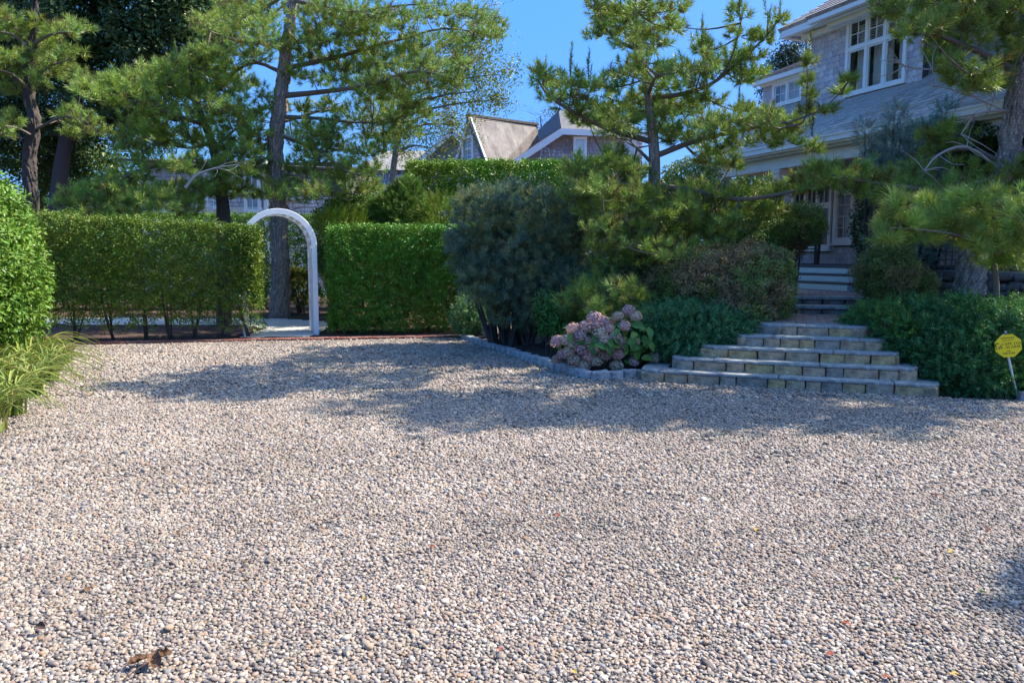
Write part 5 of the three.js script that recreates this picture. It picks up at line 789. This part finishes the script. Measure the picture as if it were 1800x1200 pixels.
shrub({ seed: 613, name: 'rose_bush', label: 'leafy green rose bush left of the hydrangea', geo: G.broad, mat: M.leaf, color: [0.0946, 0.241, 0.0472], density: 190, scale: 0.7, lump: 0.25, lobes: [lobe(985, 565, 11.9, 36, 32, 0.35), lobe(1005, 590, 11.7, 34, 26, 0.3), lobe(965, 540, 12.1, 26, 26, 0.3)] });
shrub({ seed: 614, name: 'blue_cypress', category: 'tree', label: 'silvery blue conifer in front of the porch gutter', geo: G.juniper, mat: M.needle, color: [0.404, 0.5, 0.441], color2: [0.3, 0.46, 0.38], mixAt: 0.05, density: 230, lump: 0.3, lift: 0.7, messy: 0.5, stems: 4, stemR: 0.03, scale: 1.0, lobes: [lobe(1580, 270, 13.4, 38, 36, 0.4), lobe(1572, 215, 13.4, 14, 28, 0.15), lobe(1640, 250, 13.4, 34, 34, 0.35), lobe(1665, 210, 13.4, 16, 28, 0.16), lobe(1522, 240, 13.5, 12, 22, 0.13), lobe(1545, 290, 13.4, 28, 24, 0.3), lobe(1610, 330, 13.5, 60, 50, 0.5), lobe(1600, 410, 13.6, 60, 60, 0.5), lobe(1690, 230, 13.5, 18, 20, 0.2)] });
shrub({ seed: 615, name: 'ivy', category: 'plant', label: 'dark ivy climbing under the porch beam at right', geo: G.broad, mat: M.leaf, color: [0.071, 0.144, 0.0315], density: 170, scale: 0.8, lump: 0.2, root: 0.9, lobes: [lobe(1750, 245, 13.0, 50, 36, 0.3), lobe(1790, 280, 12.9, 50, 50, 0.3), lobe(1530, 400, 15.8, 26, 60, 0.3), lobe(1720, 300, 13.2, 40, 50, 0.3)] });
shrub({ seed: 616, name: 'broadleaf_shrub', label: 'pale sunlit broadleaf shrub right of the slim pine trunk', geo: G.broad, mat: M.leaf, color: [0.237, 0.314, 0.0786], density: 150, lump: 0.25, lobes: [lobe(1215, 320, 17.5, 46, 30, 0.6), lobe(1190, 350, 17.5, 40, 30, 0.6), lobe(1240, 370, 17.5, 50, 40, 0.6)] });

shrub({ seed: 617, name: 'dark_evergreen_shrub', label: 'dark low shrub between the hydrangea pine and the brownish shrub', geo: G.small, color: [0.09, 0.13, 0.045], density: 300, lump: 0.25, scale: 1.3, stems: 4, lobes: [lobe(1105, 485, 12.3, 46, 34, 0.5), lobe(1140, 470, 12.6, 40, 30, 0.5)] });
// ---------------------------------------------------------------- white arbor
{
  seed(700);
  const t = thing('garden_arbor', 'white wooden arched arbor between the two front hedges', 'arbor', V(-4.72, 0, -15.58)), W = 0.64, Dp = 0.4, ys = 1.78, r0 = 0.62, r1 = 0.72;
  t.rotation.y = 0.36;
  for (const z of [Dp, -Dp]) {
    for (const x of [-1, 1]) part('post', new RoundedBoxGeometry(0.1, ys + 0.04, 0.06, 1, 0.008).translate(x * 0.67, (ys - 0.0) / 2, z), M.white, t);
    const a = new THREE.Shape(); a.absarc(0, 0, r1, 0, PI, false); a.absarc(0, 0, r0, PI, 0, true);
    part('arch', new THREE.ExtrudeGeometry(a, { depth: 0.05, bevelEnabled: true, bevelSize: 0.005, bevelThickness: 0.005, bevelSegments: 1, curveSegments: 28 }).translate(0, ys + 0.02, z - 0.025), M.white, t);
  }
  for (let k = 0; k < 13; k++) { const an = PI * (k + 0.5) / 13; part('slat', tr(new THREE.BoxGeometry(0.1, 0.022, Dp * 2 - 0.06), 0, 0, 0, 0, 0, an - PI / 2).translate(Math.cos(an) * 0.67, ys + 0.02 + Math.sin(an) * 0.67, 0), M.white, t); }
  for (const x of [-1, 1]) { for (let k = 0; k < 8; k++) part('slat', bx(x * 0.66 - 0.012, x * 0.66 + 0.012, 0.15 + k * 0.2, 0.15 + k * 0.2 + 0.05, -Dp + 0.035, Dp - 0.035), M.white, t); for (let k = 0; k < 5; k++) part('slat', bx(x * 0.66 - 0.028, x * 0.66 - 0.014, 0.06, ys - 0.02, -0.33 + k * 0.155, -0.33 + k * 0.155 + 0.06), M.white, t); }
}
// ---------------------------------------------------------------- octagonal alarm sign on a stake
{
  const c = document.createElement('canvas'); c.width = c.height = 512; const x = c.getContext('2d');
  x.fillStyle = '#f2d400'; x.fillRect(0, 0, 512, 512); x.fillStyle = '#2b2608'; x.textAlign = 'center';
  x.font = 'bold 52px sans-serif'; x.fillText('WARNING', 256, 108); x.font = 'bold 30px sans-serif'; x.fillText('PROTECTED BY:', 256, 150);
  x.font = 'bold 72px serif'; x.textAlign = 'left'; x.fillText('CAPE COD', 138, 240); x.fillText('ALARM', 200, 308);
  x.font = 'bold 128px serif'; x.fillText('C', 12, 280); x.font = 'bold 108px serif'; x.fillText('A', 76, 308); x.lineWidth = 9; x.strokeStyle = '#2b2608'; x.beginPath(); x.arc(62, 262, 52, 0.4, 2.6); x.stroke(); x.beginPath(); x.moveTo(22, 198); x.lineTo(66, 176); x.lineTo(88, 214); x.stroke();
  x.textAlign = 'center'; x.font = 'bold 34px sans-serif'; x.fillText('(508)', 256, 376); x.font = 'bold 54px sans-serif'; x.fillText('468-8300', 256, 432);
  const map = new THREE.CanvasTexture(c); map.colorSpace = THREE.SRGBColorSpace;
  const p = gnd(1794, 698, 0.02), t = thing('alarm_sign', 'yellow octagonal alarm company sign on a leaning pale stake', 'sign', p), R8 = 0.138, top = at(1767, 590, -p.z - 0.02).sub(p), cen = at(1770, 607, -p.z + 0.0).sub(p).add(V(0, 0, 0.03));
  t.userData.label = 'yellow octagonal warning sign on a leaning pale stake';
  bar(V(0, -0.1, 0), V(top.x * 1.02, top.y * 1.02, 0), 0.022, 0.014, M.whiteWood, t, 'stake', V(0, 0, 1));
  const g = new THREE.CylinderGeometry(R8, R8, 0.006, 8).rotateX(PI / 2).rotateZ(PI / 8), pl = part('sign_plate', g, std({ color: lin(0.75, 0.6, 0.02), roughness: 0.4 }), t); pl.position.copy(cen); pl.rotation.set(0, -0.35, 0.14);
  const f = new THREE.CircleGeometry(R8 * 0.99, 8, PI / 8), uv = f.attributes.uv; const face = part('sign_print', f.translate(0, 0, 0.0045), std({ map, roughness: 0.45 }), pl);
  part('clip', new THREE.CylinderGeometry(0.012, 0.012, 0.03, 8).translate(cen.x - 0.02, cen.y + 0.15, 0.0), std({ color: lin(0.3, 0.3, 0.32), roughness: 0.4 }), t);
}
// ---------------------------------------------------------------- garden lights
{
  const dk = std({ color: lin(0.03, 0.03, 0.032), roughness: 0.5 });
  const p = gnd(1545, 545, 0.62), t = thing('solar_light', 'small dark solar spotlight on a post by the steps', 'garden light', p);
  part('post', new THREE.CylinderGeometry(0.012, 0.012, 0.5, 8).translate(0, 0.06, 0), dk, t); part('panel', tr(new THREE.BoxGeometry(0.13, 0.012, 0.1), 0, 0.36, 0, 0.5, 0.6, 0), std({ color: lin(0.02, 0.025, 0.05), roughness: 0.15 }), t); part('lamp_head', tr(new THREE.CylinderGeometry(0.03, 0.04, 0.07, 10), -0.02, 0.31, 0.03, 0, 1.2), dk, t);
  const q = gnd(890, 601, 0.03), u = thing('path_light', 'thin dark path light stake in the bed by the kerb', 'garden light', q);
  bar(V(0, -0.1, 0), V(0.045, 0.42, 0), 0.016, 0.016, std({ color: lin(0.2, 0.15, 0.11) }), u, 'stake', V(0, 0, 1)); part('cap', new THREE.ConeGeometry(0.07, 0.06, 12).translate(0.045, 0.46, 0), dk, u);
}
// ---------------------------------------------------------------- stones round the bed
{
  seed(710);
  const p = gnd(838, 588, 0.05), t = thing('stone_pillar', 'short pillar of stacked grey stones at the end of the right hedge', 'pillar', p);
  let y = -0.05; for (const [w, h] of [[0.32, 0.17], [0.27, 0.16], [0.24, 0.2], [0.2, 0.15], [0.19, 0.1]]) { const s = part('stone', stone(w, h, w, 0.03, 0.015, R() * 40), M.boulder[ri(4)], t); s.position.set(gs() * 0.02, y + h / 2, gs() * 0.02); s.rotation.y = gs() * 0.4; y += h - 0.005; }
  const w = thing('low_stone_wall', 'low course of mossy stones in shade behind the bed', 'wall', gnd(900, 585, 0.1));
  for (let k = 0; k < 7; k++) { const a = gnd(862 + k * 20, 588 - (k % 2) * 3, 0.1), s = part('stone', stone(rr(0.26, 0.34), rr(0.2, 0.3), 0.3, 0.07, 0.03, R() * 40), M.boulder[ri(4)], w); s.position.copy(a.sub(w.position)).add(V(0, 0.08, 0)); s.rotation.y = gs(); }
  [[955, 588, 0.34, 'rounded boulder in shade left of the hydrangea'], [1185, 606, 0.3, 'squared grey boulder tucked beside the lowest step'], [1200, 612, 0.26, 'tan boulder under the draping juniper']].forEach(([px, py, s, label], k) => { const q = gnd(px, py + 14, k ? 0.12 : 0.1), b = thing('boulder', label, 'boulder', q); part('rock', stone(s * 1.15, s, s, s * 0.34, 0.05, 13 + k * 7), k ? M.field[k === 1 ? 2 : 0] : M.boulder[3], b).position.y = s * 0.3; });
  const rk = thing('white_stone', 'white rounded stone on the mulch just inside the arbor', 'stone', gnd(444, 562, 0.12)); part('rock', stone(0.3, 0.12, 0.2, 0.05, 0.02, 3), M.granite[2], rk).position.y = 0.03;
}
// ---------------------------------------------------------------- hydrangea
{
  seed(720);
  const base = gnd(1062, 648, 0.05), t = thing('hydrangea', 'hydrangea covered in dusty pink flower heads at the kerb corner', 'shrub', base), D = -base.z;
  const leafG = [0, 1, 2].map((k) => { const s = new THREE.PlaneGeometry(0.075, 0.12, 4, 5).translate(0, 0.06, 0), p = s.attributes.position; for (let i = 0; i < p.count; i++) { const v = p.getY(i) / 0.12, w = Math.pow(Math.sin(PI * clamp(v * 0.92 + 0.06, 0, 1)), 0.7); const x = p.getX(i) * w; p.setXYZ(i, x, p.getY(i), Math.abs(x) * 0.5 - v * v * 0.03 * (1 + k * 0.6) + 0.004 * Math.sin(v * 25)); } s.computeVertexNormals(); return s; });
  const leafM = [[0.07, 0.18, 0.035], [0.09, 0.22, 0.04], [0.14, 0.26, 0.045], [0.055, 0.14, 0.035]].map((c) => leafMat(c, 0.3, 0.5));
  const headG = [0, 1, 2, 3].map(() => { // rounded head of many four-petalled florets
    const pos = [], nor = []; const n = 84;
    for (let i = 0; i < n; i++) { const y = 1 - (i + 0.5) / n * 1.75, a = i * 2.39996, r = Math.sqrt(Math.max(0, 1 - y * y)), d = V(r * Math.cos(a), y, r * Math.sin(a)).addScaledVector(rdir(), 0.1), s = perp(d), u = d.clone().cross(s).normalize(), c = d.clone().multiplyScalar(rr(0.86, 1.06)), tw = rr(0, 2); for (let k = 0; k < 4; k++) { const e = s.clone().multiplyScalar(Math.cos(tw + k * PI / 2)).addScaledVector(u, Math.sin(tw + k * PI / 2)), e1 = s.clone().multiplyScalar(Math.cos(tw + k * PI / 2 + 0.75)).addScaledVector(u, Math.sin(tw + k * PI / 2 + 0.75)), e2 = s.clone().multiplyScalar(Math.cos(tw + k * PI / 2 - 0.75)).addScaledVector(u, Math.sin(tw + k * PI / 2 - 0.75)), tip = c.clone().addScaledVector(e, 0.24).addScaledVector(d, 0.05), l = c.clone().addScaledVector(e1, 0.2).addScaledVector(d, 0.08), rgt = c.clone().addScaledVector(e2, 0.2).addScaledVector(d, 0.08); for (const T of [[c, l, tip], [c, tip, rgt]]) { const nn = T[1].clone().sub(T[0]).cross(T[2].clone().sub(T[0])).normalize(); for (const p of T) { pos.push(p.x, p.y, p.z); nor.push(nn.x, nn.y, nn.z); } } } }
    const g = new THREE.BufferGeometry(); g.setAttribute('position', new THREE.Float32BufferAttribute(pos, 3)); g.setAttribute('normal', new THREE.Float32BufferAttribute(nor, 3)); return g;
  });
  const headM = [[0.60, 0.36, 0.30], [0.52, 0.33, 0.31], [0.60, 0.46, 0.32], [0.42, 0.27, 0.20], [0.66, 0.40, 0.32], [0.54, 0.42, 0.29]].map((c) => leafMat(c, 0.25, 0.8));
  const heads = [[980, 600, 15], [998, 598, 15], [1008, 578, 15], [1000, 618, 13], [1020, 590, 16], [1030, 575, 16], [1045, 560, 17], [1050, 572, 14], [1055, 586, 17], [1060, 596, 16], [1035, 602, 15], [1022, 612, 16], [1044, 612, 15], [1072, 612, 14], [1010, 632, 15], [1028, 640, 15], [1048, 634, 15], [990, 622, 13], [1080, 590, 14], [1090, 600, 13], [1098, 573, 13], [1105, 546, 14], [1118, 556, 13], [1086, 556, 12], [1116, 598, 12], [1086, 622, 14], [1084, 642, 15], [1082, 656, 13], [1150, 628, 15], [1114, 636, 12], [1070, 578, 12], [1062, 565, 13], [978, 632, 11], [1035, 625, 14], [1062, 625, 14], [1008, 605, 13], [1095, 610, 11]];
  for (const [px, py, r] of heads) {
    const f = (px - 1062) / 100, g = (py - 600) / 55, dz = Math.sqrt(Math.max(0, 1 - f * f * 0.8 - g * g * 0.5)) * 0.5, p = at(px, py, D - dz + 0.18).sub(base), m = r * 0.8 / FOCAL * (D - dz);
    const h = part('flower_head', headG[ri(4)], headM[ri(6)], t); h.position.copy(p); h.scale.set(m, m * 0.88, m); h.rotation.set(gs() * 0.5, rr(0, 6), gs() * 0.5);
    part('stem', tube([V(p.x * 0.2, -0.05, p.z * 0.2), V(p.x * 0.7, p.y * 0.6, p.z * 0.6), p.clone()], [0.008, 0.005], 5), M.twig, t);
  }
  let n = 0; while (n < 286) { const d = rdir(); if (d.y < -0.15) continue; const f = rr(0.55, 1), p = V(d.x * 0.74 * f + 0.02, 0.36 + d.y * 0.36 * f, d.z * 0.5 * f); const l = part('leaf', leafG[ri(3)], leafM[ri(4)], t); l.position.copy(p); l.quaternion.setFromUnitVectors(V(0, 0, 1), d.clone().add(V(0, 0.9, 0.2)).addScaledVector(rdir(), 0.5).normalize()); l.rotateZ(rr(0, 6.28)); l.scale.setScalar(rr(0.8, 1.35)); n++; }
  for (const [px, py] of [[1118, 585], [1130, 590], [1140, 575], [1125, 612], [1138, 600], [1110, 625], [1128, 630], [1098, 590], [1146, 612], [1112, 570], [1134, 618], [1105, 640]]) { const p = at(px, py, D - 0.25).sub(base), l = part('leaf', leafG[ri(3)], leafM[1 + ri(2)], t); l.position.copy(p); l.quaternion.setFromUnitVectors(V(0, 0, 1), V(gs(), 0.7, 0.9).normalize()); l.rotateZ(rr(0, 6.28)); l.scale.setScalar(rr(1.1, 1.5)); }
}
// ---------------------------------------------------------------- daylilies at the left edge
{
  seed(730);
  const blades = [0, 1, 2, 3, 4, 5].map((k) => { const L = 0.62 + 0.06 * k, n = 9, lean = 0.5 + 0.14 * k, pos = [], idx = []; for (let i = 0; i <= n; i++) { const s = i / n, a = lean * 1.9 * s * s + 0.12, w = 0.011 * Math.pow(1 - s, 0.45) + 0.0005, r = L * (0.62 * lean * s * s + 0.12 * s), y = L * (s * 0.95 - (0.3 + 0.28 * lean) * s * s * s * 1.15); pos.push(r, y + 0.004, -w, r, y - 0.002, 0, r, y + 0.004, w); if (i < n) for (const q of [0, 1]) { const b = i * 3 + q; idx.push(b, b + 1, b + 3, b + 1, b + 4, b + 3); } } const g = new THREE.BufferGeometry(); g.setAttribute('position', new THREE.Float32BufferAttribute(pos, 3)); g.setIndex(idx); g.computeVertexNormals(); return g; });
  const mats = [[0.27, 0.33, 0.05], [0.2, 0.28, 0.045], [0.33, 0.36, 0.07], [0.15, 0.22, 0.045], [0.38, 0.34, 0.11]].map((c) => leafMat(c, 0.4, 0.5));
  const place = [[22, 700, 'nearest the frame edge'], [58, 668, 'second from the front'], [20, 655, 'behind the nearest clump'], [85, 642, 'spilling furthest onto the gravel'], [45, 628, 'under the rounded hedge'], [70, 612, 'at the back near the brick edging'], [-20, 730, 'cut off by the lower left frame edge'], [-15, 680, 'cut off by the frame edge'], [112, 612, 'beside the left end of the brick edging']];
  place.forEach(([px, py, w], i) => {
    const p = gnd(px, py + 22, 0.05), t = thing('daylily_clump', 'arching yellow green daylily clump ' + w, 'plant', p, 'daylilies along the left edge'), n = i === 8 ? 26 : 84;
    for (let k = 0; k < n; k++) { const b = part('leaf', blades[ri(6)], mats[R() < 0.08 ? 4 : ri(4)], t); b.position.set(gs() * 0.12, -0.03, gs() * 0.12); b.rotation.y = rr(0, 2 * PI); b.scale.setScalar(rr(0.7, 1.2) * (i === 8 ? 0.8 : 1)); }
  });
}
// ---------------------------------------------------------------- flower pot and slatted chair on the porch
{
  seed(740); house.updateMatrixWorld();
  const q = house.localToWorld(V(-0.03, 1.4, -0.35)), t = thing('flower_pot', 'pale pot of pink flowers on the porch by the steps', 'planter', q);
  part('pot', new THREE.LatheGeometry([[0, 0], [0.12, 0], [0.125, 0.03], [0.165, 0.34], [0.19, 0.345], [0.19, 0.39], [0.165, 0.39], [0.16, 0.34], [0, 0.33]].map(([a, b]) => new THREE.Vector2(a, b)), 20), std({ color: lin(0.55, 0.55, 0.53) }), t);
  const lv = new Leaves(G.small); for (let i = 0; i < 160; i++) { const d = rdir(); lv.put(q.clone().add(V(d.x * 0.26, 0.46 + d.y * 0.12, d.z * 0.26)), d.clone().add(V(0, 0.6, 0)).normalize(), 1.2, tone([0.04, 0.09, 0.02])); } lv.build('foliage', M.leafMatte, t);
  const fg = new THREE.IcosahedronGeometry(0.03, 0), fm = [[0.55, 0.16, 0.2], [0.62, 0.26, 0.27], [0.5, 0.1, 0.14]].map((c) => std({ color: lin(...c) })); for (let i = 0; i < 34; i++) { const d = rdir(); d.y = Math.abs(d.y); const f = part('blossom', fg, fm[ri(3)], t); f.position.set(d.x * 0.28, 0.47 + d.y * 0.14, d.z * 0.28); f.scale.set(rr(0.7, 1.2), rr(0.5, 0.9), rr(0.7, 1.2)); f.rotation.set(R() * 3, R() * 3, 0); }
  const wood = std({ color: lin(0.22, 0.21, 0.2), map: shingleTex }), c = thing('slatted_armchair', 'weathered slatted armchair on the porch left of the tall window', 'chair', house.localToWorld(V(-3.05, 1.4, -1.3))); c.rotation.y = house.rotation.y + 0.7;
  for (let k = 0; k < 5; k++) part('seat_slat', bx(-0.3, 0.3, 0.36, 0.38, -0.25 + k * 0.11, -0.16 + k * 0.11), wood, c);
  for (let k = 0; k < 7; k++) part('back_slat', tr(bx(-0.3, 0.3, 0, 0.06, 0, 0.02), 0, 0.44 + k * 0.085, -0.27 - k * 0.03, 0, -0.3), wood, c);
  for (const x of [-0.31, 0.31]) { part('leg', bx(x - 0.03, x + 0.03, 0, 0.56, 0.2, 0.26), wood, c); part('leg', tr(bx(-0.03, 0.03, 0, 1.02, -0.03, 0.03), x, 0, -0.24, 0, -0.26), wood, c); part('armrest', bx(x - 0.06, x + 0.06, 0.56, 0.585, -0.3, 0.3), wood, c); }
}
// ---------------------------------------------------------------- fallen leaves and sprigs on the gravel
{
  seed(750);
  const curl = (L, w, c, k) => { const g = new THREE.PlaneGeometry(w, L, 6, 8), p = g.attributes.position; for (let i = 0; i < p.count; i++) { const v = p.getY(i) / L + 0.5, q = Math.pow(Math.sin(PI * clamp(v, 0.03, 0.97)), 0.6) * (1 + 0.25 * Math.sin(v * 19 + k)), x = p.getX(i) * q, a = x / w * c; p.setXYZ(i, Math.sin(a) * w / Math.max(0.4, c), (v - 0.5) * L, (1 - Math.cos(a)) * w / Math.max(0.4, c) + 0.06 * L * Math.sin(v * 3 + k) + 0.02 * L * Math.sin(v * 13 + k * 3)); } g.computeVertexNormals(); g.rotateX(-PI / 2); return g; };
  const brown = leafMat([0.2, 0.10, 0.045], 0.2, 0.7), dark = leafMat([0.06, 0.035, 0.022], 0.1, 0.8); brown.bumpMap = tex(128, 128, (u, v) => grey(0.5 + 0.5 * Math.abs(Math.sin((v * 9 + Math.abs(u - 0.5) * 8) * PI)) - (Math.abs(u - 0.5) < 0.03 ? 0.5 : 0)), false); brown.bumpScale = 0.002; brown.map = tex(128, 128, (u, v) => { const k = 0.75 + 0.35 * stN[1](u, v) + (Math.abs(u - 0.5) < 0.025 ? 0.2 : 0) - 0.25 * (stN[0](u, v) > 0.65 ? 1 : 0); return [k, k, k]; });
  const big = (px, py, label, bits) => { const p = gnd(px, py, 0.02), t = thing('fallen_leaf', label, 'leaf', p); for (const [x, z, L, w, c, ry, rx, m] of bits) { const l = part('blade', curl(L, w, c, x * 50), m, t); l.position.set(x, 0.012, z); l.rotation.set(rx, ry, rx * 0.6); } return t; };
  const bl = big(268, 1163, 'large curled brown leaf lying on the gravel in the near left corner', [[0.015, 0, 0.10, 0.085, 3.3, 0.5, 0.35, brown], [-0.055, 0.012, 0.075, 0.06, 3.0, -1.0, 0.15, brown], [0.03, -0.03, 0.06, 0.055, 2.9, 1.9, 0.2, brown]]); part('stalk', tube([V(0.0, 0.012, 0.02), V(-0.015, 0.02, 0.08), V(-0.04, 0.012, 0.15)], [0.0035, 0.002], 5), dark, bl);
  big(70, 1106, 'small dark crumpled leaf on the gravel at near left', [[0, 0, 0.05, 0.045, 2.6, 1.2, 0.3, dark]]);
  const kinds = [['red', [0.25, 0.06, 0.03]], ['yellow', [0.42, 0.28, 0.05]], ['brown', [0.14, 0.075, 0.035]], ['green', [0.09, 0.16, 0.03]]].map(([n, c]) => [n, leafMat(c, 0.2, 0.7)]);
  const spots = [[290, 818, 0], [1648, 870, 0], [1738, 930, 0], [1672, 968, 1], [1680, 1185, 1], [1488, 1095, 0], [1460, 1148, 0], [1790, 828, 3], [712, 795, 2], [840, 800, 2], [1213, 878, 2], [1070, 1110, 2], [206, 1078, 2], [152, 1035, 2], [312, 938, 2], [1560, 1190, 0], [980, 905, 0], [520, 900, 2], [640, 1050, 1], [880, 1140, 0], [430, 985, 2], [1240, 1010, 2], [1010, 1180, 1], [1330, 930, 1], [760, 960, 0], [1575, 1018, 3], [1728, 1040, 3], [1480, 700, 2], [1690, 742, 3], [860, 688, 2], [1100, 860, 2]];
const where = ['left of centre below the daylilies', 'midway down the right side', 'right side near the corner shadow', 'right side above the corner shadow', 'at the bottom edge near the right', 'in the near right quarter', 'in the near right quarter, lower of two', 'at the right edge above the corner shadow', 'left of two specks below the tree shadow', 'right of two specks below the tree shadow', 'below the steps out in the sun', 'low centre in the foreground', 'near the left foreground above the dark crumpled leaf', 'at left above the crumpled leaf', 'left side halfway down', 'at the bottom edge right of centre', 'near the centre of the drive', 'left of centre halfway down', 'left of centre in the foreground', 'bottom centre of the drive', 'left foreground above the curled leaf', 'right of centre in the foreground', 'bottom edge at centre', 'right of centre halfway down', 'just left of centre halfway down', 'right foreground by the reddish leaves', 'right foreground beside the corner shadow', 'in the shade below the steps', 'in the shade below the yellow sign', 'in the shade left of the hydrangea', 'just below the shade edge at centre'];
  spots.forEach(([px, py, k], i) => { const p = gnd(px, py, 0.014), L = rr(0.025, 0.042), t = thing('fallen_leaf', 'small ' + kinds[k][0] + ' leaf on the gravel, ' + where[i], 'leaf', p, 'small leaves scattered on the gravel'); const l = part('blade', curl(L, L * 0.7, rr(1, 2.2), R() * 9), kinds[k][1], t); l.rotation.set(gs() * 0.4, rr(0, 6), gs() * 0.4); });
  // dry pine needles strewn over the stones
  const ng = triGeo((tri) => { tri(V(-0.0013, 0, -0.05), V(0.0013, 0, -0.05), V(0.0005, 0.006, 0.0)); tri(V(-0.0013, 0, -0.05), V(0.0005, 0.006, 0), V(-0.0008, 0.006, 0)); tri(V(0.0008, 0.006, 0), V(-0.0008, 0.006, 0), V(0.004, 0, 0.05)); }), n = 2600, im = new THREE.InstancedMesh(ng, std({ color: lin(0.26, 0.17, 0.09) }), n), q = new THREE.Quaternion(), m = M4(); let c = 0;
  while (c < n) { const x = rr(-8, 6), z = -rr(2.4, 14.5); if (!inside(DRIVE, x, z) || R() > 0.25 + 0.75 * clamp(noise3(x * 0.7, 2, z * 0.7) * 2 + (z < -8 ? 0.5 : 0.1), 0, 1)) continue; q.setFromAxisAngle(UP, rr(0, 6.28)); m.compose(V(x, 0.016 + R() * 0.006, z), q, V(1, 1, rr(0.7, 1.2))); im.setMatrixAt(c++, m); }
  im.name = 'pine_needle_litter'; im.userData = { kind: 'stuff', label: 'dry brown pine needles strewn over the gravel', category: 'litter' }; shadows(im); scene.add(im);
}
console.log('foliage copies', total);
renderer.render(scene, camera);
